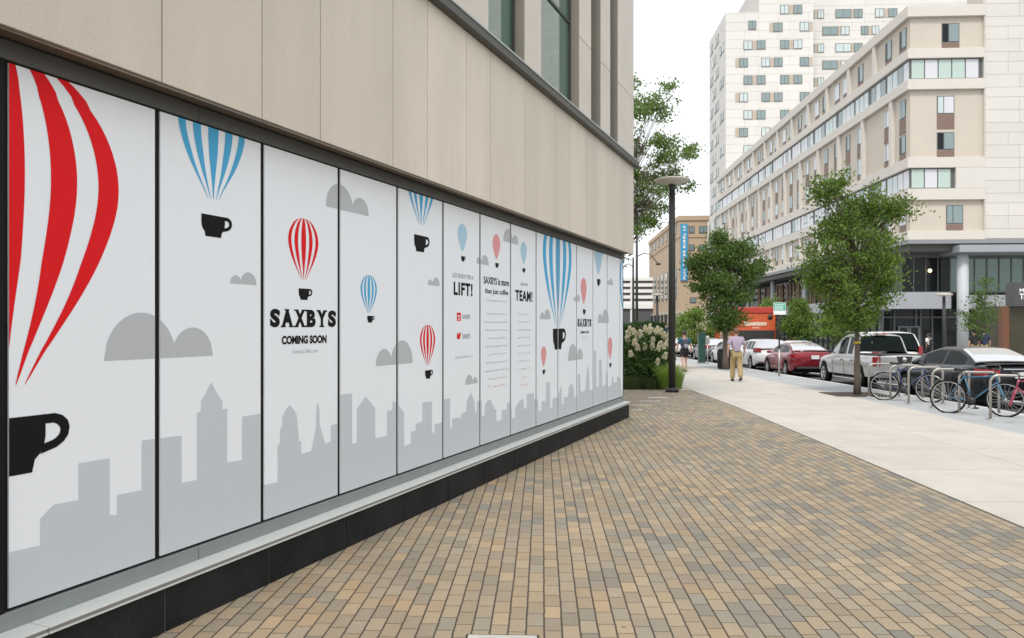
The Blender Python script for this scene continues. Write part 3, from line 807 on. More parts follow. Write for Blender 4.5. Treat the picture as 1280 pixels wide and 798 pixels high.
# lower floor
for i, p_ in enumerate(pil3):
    for d in (1.0, 4.05):
        if p_+d < LEN-1.2: hw(p_+d+.2, zz(280), zz(256), 1.25, .5)
hw(fy(1124), zz(280), zz(256), 1.25, .5); hw(fy(1104), zz(280), zz(256), 1.25, .5)
hw((1194-1135)*.066, zz(280), zz(256.5), 1.36, .5, 'front')
# ribbon windows
for zr0, zr1, e, xe in ((zz(99), zz(73), LTOP+.0, (1223-1135)*.066), (zz(236), zz(210), LEN-.5, (1189-1135)*.066)):
    f = MB(); f.box(.26, .5, .26, e, zr0, zr1); f.box(.5, xe+.3, .26, .5, zr0, zr1)
    rib = f.build('ribbon_window', M['winframe'], hall)
    groups = {'glasspale': MB(), 'glasswhite': MB(), 'glassteal': MB(), 'glassmint': MB(), 'glassdark': MB()}
    y = .34
    bay = 0
    while y < e-.5:
        nn = 3 if bay % 3 else 4
        for q in range(nn):
            g = rw.choice(('glasswhite','glasspale','glasswhite','glasspale','glassteal'))
            groups[g].box(.22, .262, y+.06, y+1.02, zr0+.12, zr1-.14); y += 1.08
        y += .65 if bay % 2 else .3; bay += 1
    x = .34; q = 0
    seq = ('glassmint','glasswhite','glassmint','glassmint','glasswhite')
    pw = (xe-.34)/(5 if xe > 5 else 3)
    while x+pw <= xe+.01:
        groups[seq[q % 5]].box(x+.05, x+pw-.05, .22, .262, zr0+.1, zr1-.1); x += pw; q += 1
    for g, mb in groups.items():
        if mb.v: mb.build('pane', M[g], rib)
    if xe < 5:
        b = MB(); b.box(xe+.3, XE+.03, .0, .5, zr0+.01, zr1-.01); b.build('stone_pier', M['lime'], hall)
    else:
        b = MB(); b.box(xe+.3, XE+.03, .0, .5, zr0+.01, zr1-.01); b.build('stone_pier', M['lime'], hall)
# podium: soffit, slab, glass floors, canopy band
G0 = gz(YC0)
b = MB(); b.box(.02, XW, .02, LEN, 8.55, zz(299.5)); b.build('soffit', M['greymetal'], hall)
b = MB(); b.box(.6, XW, .6, LEN-1, 7.95, 8.55); b.box(.35, .62, .6, LEN-1, 8.0, 8.5)
b.build('podium_beam', M['soffitdark'], hall)
b = MB(); b.box((1193-1135)*.066, XW, -.65, 3.2, zz(316.5), zz(307.5)); b.build('entrance_slab', M['bluegrey'], hall, .03)
b = MB(); b.lathe([(.44, G0-.2), (.44, zz(316.4))], 28, M=Matrix.Translation((.0+(1205-1135)*.066, .45, 0))); b.build('column', M['column'], hall)
for y in (16, 30, 44, 58, 72):
    b = MB(); b.lathe([(.36, G0-.8), (.36, 8.56)], 20, M=Matrix.Translation((1.0, y, 0))); b.build('column', M['greymetal'], hall)
z2a, z2b = zz(364.5), zz(321)
cg = MB(); cg.box(2.6, XW, 2.9, LEN-1, G0-.8, 8.0); cg.build('podium_core', M['inside'], hall)
# second floor glazing
f = MB(); g1 = MB(); g2 = MB()
x = 2.7
for i in range(30):
    xx = (1145-1135)*.066 + i*1.02
    if xx > XW-1: break
    f.box(xx-.05, xx+.05, 2.78, 2.9, z2a, 8.0)
    (g1 if xx < 4.2 else g2).box(xx+.05, xx+.97, 2.84, 2.9, z2a+.05, 7.9)
f.box(.6, XW, 2.77, 2.9, 7.6, 8.0); f.box(.6, XW, 2.77, 2.9, z2a-.02, z2a+.1)
for i in range(56):
    yy = 3.0+i*1.5
    if yy > LEN-2: break
    f.box(2.5, 2.61, yy-.05, yy+.05, z2a-1, 8.0); g1.box(2.54, 2.61, yy+.05, yy+1.45, z2a-.9, 7.9)
f.box(2.49, 2.6, 2.9, LEN-2, 5.5, 5.62)
fr = f.build('glazing_frame', M['winframe'], hall); g1.build('glazing', M['glassdark'], hall); g2.build('glazing', M['glasslobby'], hall)
# warm wooden slats inside the second floor on the street side
s_ = MB(); rs = random.Random(3)
for i in range(60):
    yy = 18+i*.72
    if yy > 60: break
    if rs.random() < .75: s_.box(2.40, 2.53, yy, yy+.22, z2a-.6, 7.5)
s_.build('timber_slat', mat('tan_timber_slat', (.32,.20,.13), .6, .15, 3, island=.25), hall)
# canopy band between the floors
b = MB(); b.box(-1.6, (1196-1135)*.066, 1.1, 2.3, zz(386), zz(364.8)); b.box(-1.6, -.4, 2.3, LEN-12, zz(388), zz(372)); b.box((1213-1135)*.066, XW, 1.6, 2.6, zz(386), zz(368))
b.build('canopy', M['bluegrey'], hall, .03)
# ground floor: dark glazing with grey posts and a pair of doors
b = MB(); b.box(-.9, XW, 2.60, 2.75, G0-.3, zz(386)); b.box(-.3, -.15, 2.8, LEN-13, G0-.9, zz(388)); b.build('shopfront_glass', M['glassdark'], hall)
f = MB()
for px in (1108, 1117.5, 1134, 1160, 1166, 1180, 1196, 1220, 1240, 1262):
    x = (px-1135)*.066*1.04; w = .16 if px == 1117.5 else .06
    f.box(x-w, x+w, 2.44, 2.62, G0-.2, zz(386))
f.box(-.9, XW, 2.5, 2.62, zz(397.5), zz(395.5))
for i in range(46):
    yy = 4+i*1.6
    if yy < LEN-14: f.box(-.42, -.28, yy-.05, yy+.05, G0-.9, zz(388))
f.build('shopfront_frame', mat('dark_grey_frame', (.07,.075,.08), .5), hall)
d = MB()
for px in (1144.5, 1158):
    x = (px-1135)*.066*1.04; d.box(x-.42, x+.42, 2.36, 2.46, G0, zz(408))
dr = d.build('door', mat('grey_door_frame', (.13,.14,.15), .5), hall)
g = MB()
for px in (1144.5, 1158):
    x = (px-1135)*.066*1.04; g.box(x-.30, x+.30, 2.33, 2.38, G0+.25, zz(409.5))
g.build('pane', M['glassdark'], dr)
lm = MB(); lm.ball((.45+(1173-1135)*.066, 2.6, zz(336)), .16); lm.build('ceiling_lamp', emit('warm_lamp', (1,.78,.42), 2.0), hall)
for px in (1165,):
    pass

# ------------------------------------------------------------------ the white tower rising behind
YT = 137.0
def xt(px, yc): return ((px-907)/FOC)*yc
tw0 = at(907, YT)
tower = empty('apartment_tower', (tw0.x, tw0.y, 0), 'tall white apartment tower with staggered pairs of windows', 'building', -ANG)
def zt(py, yc=YT): return zat(py, yc)
M['towerwall'] = mat('white_tower_panel', (.615,.60,.57), .8, .04, .12, fine=.02, bscale=3, island=.025)
b = MB(); r_ = random.Random(9)
xs1 = xt(1015, YT)
def courses(x0, x1, y0, z0, z1, axis='x', h=2.98/2):
    z = z0; i = 0
    while z < z1-.01:
        zb_ = min(z+h, z1); x = x0 - (0 if i % 2 else 2.0)
        while x < x1:
            a, c = max(x, x0), min(x+5.2, x1)
            if c-a > .05:
                if axis == 'x': b.box(a+.015, c-.015, y0, y0+.4, z+.015, zb_-.015)
                else: b.box(y0, y0+.4, a+.015, c-.015, z+.015, zb_-.015)
            x += 5.2
        z = zb_; i += 1
ztop1, ztop2, ztopR = zt(16), zt(-28), zt(-60)
courses(0, xt(948, YT), 0, 6, ztop1); courses(xt(948, YT), xs1, 0, 6, ztop2)
courses(xs1, 60, 5, 6, ztopR); courses(.4, 14.2, 0, 6, ztop1, 'y')
b.box(.3, xt(948, YT), .06, 14.2, 5, ztop1-.05, 1); b.box(xt(948, YT), xs1-.02, .06, 22, 5, ztop2-.05, 1); b.box(xs1-.3, 60, 5.06, 26, 5, ztopR-.05, 1)
b.box(xs1-.45, xs1-.005, .05, 5, 6, ztop2-.05, 0)
b.build('wall', [M['towerwall'], mat('tower_joint', (.55,.53,.495), .9)], tower)
M['beigepanel'] = mat('beige_window_panel', (.42,.36,.29), .7, .06, 2)
def tower_window(xa, xb, zc, kind, yc, y0, face='front', h=1.55):
    """kind: 'pp' glass panel glass, 'lp' panel left, 'g' glass only, 'gg' wide glass"""
    key = ('t', kind, round(xb-xa, 1), rw.randrange(3))
    if key not in prots:
        w = xb-xa; f = MB(); f.box(-w/2, w/2, -.04, .02, 0, h); o = f.build('window', M['beigepanel'], None)
        gl = [('glassteal','glasspale'),('glasspale','glassteal'),('glassteal','glassteal')][key[3]]
        def pane(a, c, g):
            k = MB(); k.box(a, c, -.07, -.045, .0, h); q = k.build('window_frame', M['winframe'], o)
            k = MB(); k.box(a+.1, (a+c)/2-.04, -.085, -.06, .1, h-.1); k.box((a+c)/2+.04, c-.1, -.085, -.06, .1, h-.1); k.build('pane', M[g], o)
        if kind == 'pp': pane(-w/2, -w/2+w*.40, gl[0]); pane(w/2-w*.40, w/2, gl[1])
        elif kind == 'lp': pane(-w/2+w*.3, w/2, gl[1])
        elif kind == 'rp': pane(-w/2, w/2-w*.3, gl[0])
        elif kind == 'gg': pane(-w/2, -w/2+w*.58, gl[0]); pane(w/2-w*.32, w/2, gl[1])
        else: pane(-w/2, w/2, gl[0])
        prots[key] = o; o.parent = tower
    else: o = copy_tree(prots[key], tower)
    o.location = ((xa+xb)/2, y0, zc-h/2) if face == 'front' else (y0, (xa+xb)/2, zc-h/2)
    o.rotation_euler = (0, 0, 0 if face == 'front' else R(-90))
rows = [13.8+21.75*i for i in range(12)]
for i, py in enumerate(rows):
    z = zt(py)
    if i == 0: tower_window(xt(974, YT), xt(1001, YT), z, 'pp', YT, -.02)
    elif i % 2 == 0:
        tower_window(xt(929, YT), xt(956, YT), z, 'pp', YT, -.02); tower_window(xt(974, YT), xt(1001, YT), z, 'pp', YT, -.02)
    else:
        if i > 1:
            tower_window(xt(919, YT), xt(934.5, YT), z, 'lp', YT, -.02); tower_window(xt(951, YT), xt(977, YT), z, 'pp', YT, -.02)
        else:
            tower_window(xt(935, YT), xt(944.5, YT), zt(32.5), 'g', YT, -.02); tower_window(xt(961, YT), xt(977, YT), z, 'lp', YT, -.02)
        tower_window(xt(998, YT), xt(1014, YT), z, 'rp', YT, -.02)
Y2 = 142.0
for i in range(6):
    z = zat(20.5+21.1*i, Y2); X = lambda px: xt(px, Y2) + .0
    if i % 2 == 0:
        tower_window(X(1015.5), X(1035), z, 'pp', Y2, 4.98); tower_window(X(1049), X(1082), z, 'gg', Y2, 4.98); tower_window(X(1097), X(1124), z, 'pp', Y2, 4.98)
    else:
        tower_window(X(1033), X(1066), z, 'gg', Y2, 4.98); tower_window(X(1080), X(1102), z, 'pp', Y2, 4.98)
for i in range(12):
    z = zt(33+21.75*i)
    for a in ((1.2, 4.6) if i % 2 else (5.6, 9.0)), ((8.0, 11.2) if i % 2 else (10.6, 13.4)):
        tower_window(a[0], a[1], z-(0 if i % 2 else .0), 'pp', YT, -.01, 'side')

# ------------------------------------------------------------------ tan brick building further down the street
YB = 170.0
bk0 = at(849, YB)
brk = empty('brick_building', (bk0.x, bk0.y, 0), 'tan brick building with tall dark window strips far down the street', 'building', -ANG)
M['tanbrick'] = mat('tan_brick', (.47,.355,.245), .85, .06, .3, .3, 5, fine=.08)
M['tanstone'] = mat('tan_stone_base', (.46,.40,.33), .85, .05, .3)
def zb2(py): return zat(py, YB)
ZBT = zb2(270)
b = MB(); b.box(0, 40, 0, 53, zb2(392), ZBT-1.0); b.build('wall', M['tanbrick'], brk)
b = MB(); b.box(-.25, 40, -.25, 53, ZBT-1.0, ZBT); b.box(-.15, 40, -.15, 53, ZBT-4.6, ZBT-4.2); b.build('cornice', M['tanbrick'], brk)
b = MB(); b.box(-.3, 40, -.3, 53, -2, zb2(390)); b.box(-.45, 40, -.45, 53, zb2(393), zb2(389)); b.build('base', M['tanstone'], brk)
for y in [3+6.4*i for i in range(8)]:
    a = MB(); a.box(-.5, -.2, y, y+3.4, -1.6, 4.4); a.build('arched_opening', M['inside'], brk)
bw = None
def bwin(x0, x1, z0, z1, face, rowsn=2):
    f = MB(); g = MB()
    def bx(mb, a, c, e, d): 
        if face == 'front': mb.box(a, c, -.10-d, .05, e[0], e[1])
        else: mb.box(-.10-d, .05, a, c, e[0], e[1])
    bx(f, x0, x1, (z0, z1), 0)
    o = f.build('window', M['winframe'], brk)
    n = max(1, int(round((z1-z0)/1.9)))
    for i in range(n):
        h = (z1-z0)/n
        m_ = (x0+x1)/2
        bx(g, x0+.15, m_-.05, (z0+i*h+.15, z0+(i+1)*h-.12), .04); bx(g, m_+.05, x1-.15, (z0+i*h+.15, z0+(i+1)*h-.12), .04)
    g.build('pane', M['glassteal'], o)
X_ = lambda px: (px-849)*.17
for px0, px1, p0, p1 in ((861,868,283,292),(873.5,884,283,292),(861,868,306,314),(873.5,884,306,314),(873.5,884,329,336),(862,870,372,379)):
    bwin(X_(px0), X_(px1), zb2(p1), zb2(p0), 'front')
for i in range(7):
    y = 3.4+6.9*i
    bwin(y, y+3.2, zb2(372), zb2(334), 'side')
    bwin(y+.3, y+1.3, ZBT-3.6, ZBT-1.6, 'side'); bwin(y+2.0, y+3.0, ZBT-3.6, ZBT-1.6, 'side')
ban = empty('banner', tuple(brk.matrix_basis @ Vector((0,0,0))), 'tall blue vertical banner with white lettering on the tan brick building', 'banner', -ANG)
b = MB(); b.box(X_(850.2), X_(859.2), -.42, -.34, zb2(351), zb2(280.5)); b.build('cloth', mat('blue_banner_cloth', (.055,.30,.52), .7, .05, .3), ban)
b = MB()
for z in (zb2(351)+.1, zb2(280.5)-.1): b.box(X_(850), X_(859.5), -.36, -.05, z-.06, z+.06)
b.build('bracket', M['winframe'], ban)
b = MB(); r_ = random.Random(21); z = zb2(283)
while z > zb2(348.5):                              # upright letter strokes, too far off to read
    h = r_.uniform(.34, .58); xm = X_(854.8); w = .24
    k = r_.randrange(4)
    b.box(xm-w, xm+w, -.44, -.425, z-h, z-h+.13)
    if k != 1: b.box(xm-w, xm-w+.2, -.4405, -.425, z-h+.13, z)
    if k != 2: b.box(xm+w-.2, xm+w, -.4405, -.425, z-h+.13, z)
    if k == 3: b.box(xm-.1, xm+.1, -.4405, -.425, z-h+.13, z)
    z -= h + r_.choice((.16, .16, .2, .5))
b.build('lettering', M['white'], ban)

# white parking garage glimpsed beyond
gp = at(788, 215)
gar = empty('parking_garage', (gp.x, gp.y, 0), 'white parking garage with dark open decks at the end of the street', 'building', -ANG)
b = MB(); b.box(-30, 9, .3, 30, -2, zat(346, 215)-.3); b.build('core', mat('shaded_deck_interior', (.10,.10,.105), .9), gar)
b = MB()
for py in (349, 356.5, 364, 371.5, 379):
    b.box(-30, 9, 0, .8, zat(py+2.1, 215), zat(py-2.0, 215))
b.box(-30, 9, -.2, .8, zat(386, 215), zat(380, 215))
for x in (-20, -10, 0, 8): b.box(x, x+.9, .05, .9, -2, zat(347, 215))
b.build('deck', M['white'], gar)
# ------------------------------------------------------------------ vehicles (local: rear bumper at y = 0, nose towards +y, tyres on z = 0)
def lerp(tab, x):
    if x <= tab[0][0]: return tab[0][1]
    for (a, p), (c, q) in zip(tab[:-1], tab[1:]):
        if x <= c:
            t = (x-a)/(c-a) if c > a else 0; return p+(q-p)*t
    return tab[-1][1]
def smooth(tab, x, w=.06):
    return (lerp(tab, x-w)+2*lerp(tab, x)+lerp(tab, x+w))/4
def carpaint(name, col, metal=.35, rough=.28):
    return mat(name, col, rough, .03, 2, metal=metal, coat=.35, spec=.4)
M['taillight'] = mat('red_lamp_lens', (.30,.010,.014), .15, .1, 20, coat=.6)
M['lamplens'] = mat('clear_lamp_lens', (.6,.6,.6), .1, .1, 20, coat=.6)
M['plate'] = mat('number_plate', (.62,.63,.64), .5, .05, 10)
M['trim'] = mat('black_plastic_trim', (.025,.025,.026), .6, .1, 10)
M['alloy'] = mat('wheel_alloy', (.46,.46,.46), .32, .06, 12, metal=.75)
def make_wheel(parent, x, y, r, w, sgn):
    Mx = Matrix.Translation((x, y, r)) @ Matrix.Rotation(R(90)*sgn, 4, 'Y')
    b = MB()
    b.lathe([(r*.62,-w/2),(r*.9,-w/2),(r*.98,-w*.36),(r,-w*.2),(r,w*.2),(r*.98,w*.36),(r*.9,w/2),(r*.66,w/2),(r*.62,w*.3)], 28, 0, Mx)
    t = b.build('wheel', M['rubber'], parent)
    b = MB()
    b.lathe([(r*.67,w*.2),(r*.665,w*.48),(r*.60,w*.5),(r*.585,w*.28)], 28, 0, Mx)
    b.lathe([(r*.16,w*.2),(r*.15,w*.47),(r*.05,w*.5)], 14, 0, Mx)
    for k in range(5):
        a = 2*math.pi*k/5
        b.box(r*.1, r*.62, -r*.085, r*.085, w*.28, w*.44, 0, Mx @ Matrix.Rotation(a, 4, 'Z'))
    b.build('rim', M['alloy'], t)
    b = MB(); b.lathe([(r*.6,w*.18),(r*.6,w*.21)], 24, 0, Mx); b.build('brake_disc', M['trim'], t)
def make_car(name, label, P, loc, rz=0.0, group='cars parked along the kerb'):
    L, Wd = P['L'], P['W']; hw_ = Wd/2; wr = P['wr']; paint = P['paint']
    root = empty(name, loc, label, P.get('cat', 'car'), rz, group)
    deck = P['deck']; zs = P['belt']; zb0 = P.get('sill', .24); ax = P['axles']; ar = wr+.065
    def half(y):
        t = 1.0
        if y < .55: t = 1-.13*((.55-y)/.55)**2.2
        if y > L-.8: t = 1-.20*((y-L+.8)/.8)**2.2
        return hw_*t
    ys = sorted(set([round(L*i/64, 3) for i in range(65)] + [round(a+ar*math.cos(math.pi*k/14), 3) for a in ax for k in range(15)] + [.02, .06, .12, L-.02, L-.06, L-.14]))
    b = MB(); secs = []
    for y in ys:
        zb = zb0
        if y < .3: zb = zb0+.12*(1-y/.3)
        if y > L-.3: zb = zb0+.06*(1-(L-y)/.3)
        for a in ax:
            if abs(y-a) < ar: zb = max(zb, wr+math.sqrt(max(0, ar*ar-(y-a)**2))*.98-.0)
        h = half(y); zt_ = smooth(deck, y); sh = min(zs(y), zt_-.03)
        endf = 1.0
        zm = zb+(sh-zb)*.45
        pr = [(h*.955, zb), (h*.992, zb+.25*(sh-zb)), (h*1.0, zb+(sh-zb)*.5), (h*.985, zb+(sh-zb)*.78), (h*.945, sh), (h*.87, sh+(zt_-sh)*.66), (h*.74, zt_-.012), (h*.4, zt_+.004), (0, zt_+.012)]
        secs.append(pr)
    def yoff(i, z, zt_):
        return 0
    vs = []; fs = []; n = len(secs[0]); NS = 2*n-1
    for y, pr in zip(ys, secs):
        row = [(-x, z) for x, z in pr[:-1]] + [pr[-1]] + [(x, z) for x, z in reversed(pr[:-1])]
        for x, z in row:
            dy = 0
            if y < .5: dy = (.5-y)/.5*P.get('rake_rear', .0)*max(0, z-.55)*1.0 + (.10*(1-y/.5) if z < .45 else 0)
            if y > L-.5: dy = -(y-L+.5)/.5*(.22*max(0, z-.55) + (.12 if z < .4 else 0))
            vs.append((x, y+dy, z))
    for i in range(len(ys)-1):
        for k in range(NS-1):
            fs.append((i*NS+k, i*NS+k+1, (i+1)*NS+k+1, (i+1)*NS+k))
    fs.append(tuple(range(NS))); fs.append(tuple((len(ys)-1)*NS+k for k in reversed(range(NS))))
    b.add(vs, fs, 0, True)
    body = b.build('body', paint, root)
    # dark underbody and arches
    b = MB(); b.box(-hw_*.86, hw_*.86, .25, L-.25, zb0-.05, .62)
    for a in ax: b.box(-hw_*.93, hw_*.93, a-ar*.93, a+ar*.93, zb0+.15, wr+ar*.72)
    b.build('underbody', M['rubber'], root)
    # greenhouse
    G = P['roof']; g0, g1 = G[0][0], G[-1][0]
    wins = P['wins']
    yst = sorted(set([round(g0+(g1-g0)*i/40, 3) for i in range(41)] + [w for ww in wins for w in ww] + [q for q, _ in G]))
    zbase = P['gbase']; hb, hr = P['ghalf']
    rows_ = [0, .10, .45, .80, .90, 1.0]
    vs = []; grid = []
    for y in yst:
        zt_ = smooth(G, y, .05); zb = smooth(deck, y)-.03 if P.get('follow') else zbase
        zt_ = max(zt_, zb+.005); row = []
        zmax = max(z for _, z in G)
        for v in rows_:
            z = zb+(zt_-zb)*v; f = (z-zbase)/(zmax-zbase)
            x = hb+(hr-hb)*max(0, f)**1.15
            row.append((x, y, z))
        x = row[-1][0]
        row += [(x-.05, y, zt_+.018), (x*.80, y, zt_+.034), (x*.4, y, zt_+.046), (0, y, zt_+.05)]
        grid.append(row)
    nr = len(grid[0]); paintf = []; glassf = []; screenf = []
    zmax = max(z for _, z in G)
    def vid(i, k, sgn):
        return (i*(2*nr-1) + (k if sgn < 0 else 2*nr-2-k))
    for row in grid:
        for x, y, z in row[:-1]: vs.append((-x, y, z))
        vs.append(row[-1])
        for x, y, z in reversed(row[:-1]): vs.append((x, y, z))
    ft, rt = P['screen_front'], P['screen_rear']   # (y0,y1) ranges for windscreen and back glass
    for i in range(len(yst)-1):
        ym = (yst[i]+yst[i+1])/2
        inwin = any(a <= ym <= c for a, c in wins)
        for sgn in (-1, 1):
            for k in range(nr-1):
                q = [vid(i, k, sgn), vid(i, k+1, sgn), vid(i+1, k+1, sgn), vid(i+1, k, sgn)]
                if sgn > 0: q = q[::-1]
                side = k < 5
                isg = (side and inwin and 1 <= k <= 3) or (not side and k >= 6 and (ft[0] <= ym <= ft[1] or rt[0] <= ym <= rt[1]))
                ((screenf if not side else glassf) if isg else paintf).append(q)
    for fl, nm, m_, par in ((paintf, 'roof', P.get('roofpaint', paint), root), (glassf, 'side_windows', M['carglass'], root), (screenf, 'screens', P.get('screenmat', M['screen']), root)):
        used = sorted({i for f in fl for i in f}); mp_ = {u: j for j, u in enumerate(used)}
        b = MB(); b.add([vs[i] for i in used], [[mp_[i] for i in f] for f in fl], 0, nm == 'roof'); b.build(nm, m_, par, fix=False) if fl else None
    # wheels
    for a in ax:
        for s_ in (-1, 1): make_wheel(root, s_*(hw_-.115), a, wr, .215, s_)
    # lamps, plate, bumper trim, mirrors, handles
    tz0, tz1, tw, ty = P['tail']
    for s_ in (-1, 1):
        b = MB()
        b.add([(s_*hw_*.90*q, y, z) for q, y in ((1.02-tw, -.015), (1.0, .03), (1.085, ty)) for z in (tz0, tz1)] + [(s_*hw_*.90*q, y+.09, z) for q, y in ((1.02-tw, -.015), (.98, .03), (1.04, ty)) for z in (tz0, tz1)],
              [(0,2,3,1),(2,4,5,3),(6,7,9,8),(8,9,11,10),(0,1,7,6),(4,10,11,5),(1,3,9,7),(3,5,11,9),(0,6,8,2),(2,8,10,4)])
        b.build('tail_lamp', M['taillight'], root, .008)
        b = MB(); b.ball((s_*hw_*.66, L-.17, P['nosez']), .11, 1.5, .9, .6); b.build('headlight', M['lamplens'], root)
        b = MB(); yy = P['mirror']; b.ball((s_*(hw_+.09), yy, P['mirrorz']), .085, 1.15, .65, .75); b.tube([(s_*(hw_-.06), yy, P['mirrorz']-.05), (s_*(hw_+.05), yy, P['mirrorz']-.02)], .02, 6)
        b.build('wing_mirror', P.get('mirrorpaint', paint), root)
        for yy in P['handles']:
            b = MB(); b.box(s_*hw_*.985-.02, s_*hw_*.985+.02, yy-.09, yy+.09, P['belt'](yy)-.13, P['belt'](yy)-.10); b.build('door_handle', P.get('handlepaint', paint), root, .006)
    b = MB(); pz = P['platez']; b.box(-.155, .155, P.get('platey', -.02), P.get('platey', -.02)+.03, pz-.075, pz+.075); b.build('number_plate', M['plate'], root)
    b = MB(); b.box(-hw_*.78, hw_*.78, .005, .2, .34, .44); b.build('bumper_trim', M['trim'], root, .02)
    # shut lines of the doors
    b = MB()
    for yy in P['shut']:
        for s_ in (-1, 1):
            z0, z1 = P.get('shutz', (.36, None)); z1 = P['belt'](yy)
            b.box(s_*hw_*1.0-.006 if s_ > 0 else -hw_*1.0-.002, s_*hw_+.002 if s_ > 0 else -hw_+.006, yy-.007, yy+.007, z0, z1-.12)
    b.build('door_gap', M['trim'], root)
    return root
def sedan(paint, L=4.75, H=1.40, **k):
    return dict(L=L, W=1.83, wr=.325, paint=paint, axles=(1.02, L-.93), deck=[(0,.80),(.03,.95),(.10,1.02),(.9,1.045),(1.3,1.02),(3.2,.965),(L-1.2,.93),(L-.4,.80),(L-.05,.62),(L,.55)],
        belt=lambda y: lerp([(0,.80),(.6,.90),(2.2,.90),(3.6,.85),(L,.6)], y), roof=[(.55,1.03),(1.0,1.20),(1.52,H-.07),(2.0,H-.045),(2.5,H-.05),(3.0,H-.16),(3.72,.985)], follow=False, gbase=.94, ghalf=(.80,.58),
        wins=[(.98,1.99),(2.07,3.10)], screen_front=(3.02,3.68), screen_rear=(.62,1.48), tail=(.78,.93,.42,.34), nosez=.68, mirror=3.05, mirrorz=.98, handles=(1.45,2.35), platez=k.pop('platez', .80), shut=(1.15,2.05,3.15), **k)
def suv(paint, L=4.35, H=1.56, **k):
    return dict(L=L, W=1.82, wr=.345, paint=paint, axles=(.82, L-.9), deck=[(0,.72),(.04,.92),(.15,1.02),(.9,1.04),(3.0,1.02),(L-1.0,.99),(L-.35,.88),(L-.05,.68),(L,.6)],
        belt=lambda y: lerp([(0,.86),(.8,.97),(2.4,.93),(3.4,.9),(L,.66)], y), roof=[(.08,1.02),(.28,1.30),(.50,H-.07),(1.2,H-.03),(2.1,H-.03),(2.6,H-.12),(3.35,1.02)], follow=False, gbase=.97, ghalf=(.80,.60),
        wins=[(.75,1.2),(1.28,1.98),(2.08,2.75)], screen_front=(2.64,3.30), screen_rear=(.10,.46), tail=(.90,1.10,.30,.32), nosez=.8, mirror=2.85, mirrorz=1.05, handles=(1.42,2.3), platez=.74, shut=(1.22,2.03,3.0), **k)
P_black = mat('black_car_paint', (.012,.013,.017), .22, .03, 2, metal=.2, coat=.12, spec=.25)
P_red = carpaint('dark_red_car_paint', (.20,.012,.020), .4)
P_silver = carpaint('silver_car_paint', (.46,.46,.455), .55, .32)
P_white = carpaint('white_car_paint', (.74,.74,.73), .0)
P_grey = carpaint('grey_car_paint', (.16,.165,.17), .5)
CX = 11.0
def roadz(y): return gz(y)-.13
sl = math.atan(-.012)
def park(o, y):
    o.rotation_euler = (sl if y > 18 else sl*.6, 0, o.rotation_euler.z); return o
y = 18.75
bs = park(make_car('parked_car', 'shiny black sedan parked nearest, behind the bicycle racks', sedan(P_black, 4.85, 1.43), (10.98, y, roadz(y))), y)
b = MB(); b.box(-.70, .70, .04, .30, 1.045, 1.062); b.build('boot_lip', M['trim'], bs, .008)
b = MB(); b.box(-.42, .42, -.022, .0, .915, .945); b.build('chrome_strip', M['silver'], bs, .004)
y = 32.7
park(make_car('parked_car', 'dark red sedan parked between the silver pickup and the white hatchback', sedan(P_red, 4.6, 1.40, platez=.82), (11.0, y, roadz(y))), y)
y = 38.6
park(make_car('parked_car', 'white hatchback parked in front of the red sedan', suv(P_white, 4.3, 1.50), (11.02, y, roadz(y))), y)
y = 44.4
park(make_car('parked_car', 'silver sedan parked in front of the white hatchback', sedan(P_silver, 4.6, 1.42), (11.0, y, roadz(y))), y)
y = 50.3
park(make_car('parked_car', 'dark grey hatchback parked farthest along the kerb', suv(P_grey, 4.3, 1.5), (11.0, y, roadz(y))), y)
y = 41.5
park(make_car('car', 'white sedan out in the road beside the white hatchback', sedan(P_white, 4.6, 1.42), (13.7, y, roadz(y)), group='cars out in the road'), y)
y = 62.5
park(make_car('car', 'white hatchback far down the road beyond the green cabinet', suv(P_white, 4.3, 1.5), (11.0, y, roadz(y)), group='cars out in the road'), y)
# white minivan out in the road behind the pickup
y = 31.0; L = 5.0; H = 1.84
van = dict(L=L, W=1.95, wr=.34, paint=P_white, cat='van', axles=(.95, L-.95), deck=[(0,.78),(.04,1.02),(.15,1.1),(.9,1.12),(3.6,1.06),(L-.8,1.0),(L-.35,.9),(L-.05,.7),(L,.6)],
    belt=lambda q: lerp([(0,.9),(.8,1.0),(3,.98),(L,.66)], q), roof=[(.06,1.08),(.20,1.5),(.36,H-.07),(1.0,H-.03),(2.6,H-.04),(3.1,H-.16),(4.1,1.06)], follow=False, gbase=1.02, ghalf=(.87,.70),
    wins=[(.55,1.5),(1.6,2.5),(2.6,3.4)], screen_front=(3.14,4.02), screen_rear=(.08,.33), tail=(.98,1.3,.2,.2), nosez=.78, mirror=3.6, mirrorz=1.12, handles=(1.7,2.8), platez=.8, shut=(1.5,2.55,3.5), screenmat=M['carglass'])
park(make_car('minivan', 'white minivan out in the road behind the silver pickup', van, (13.6, y, roadz(y)), group='cars out in the road'), y)
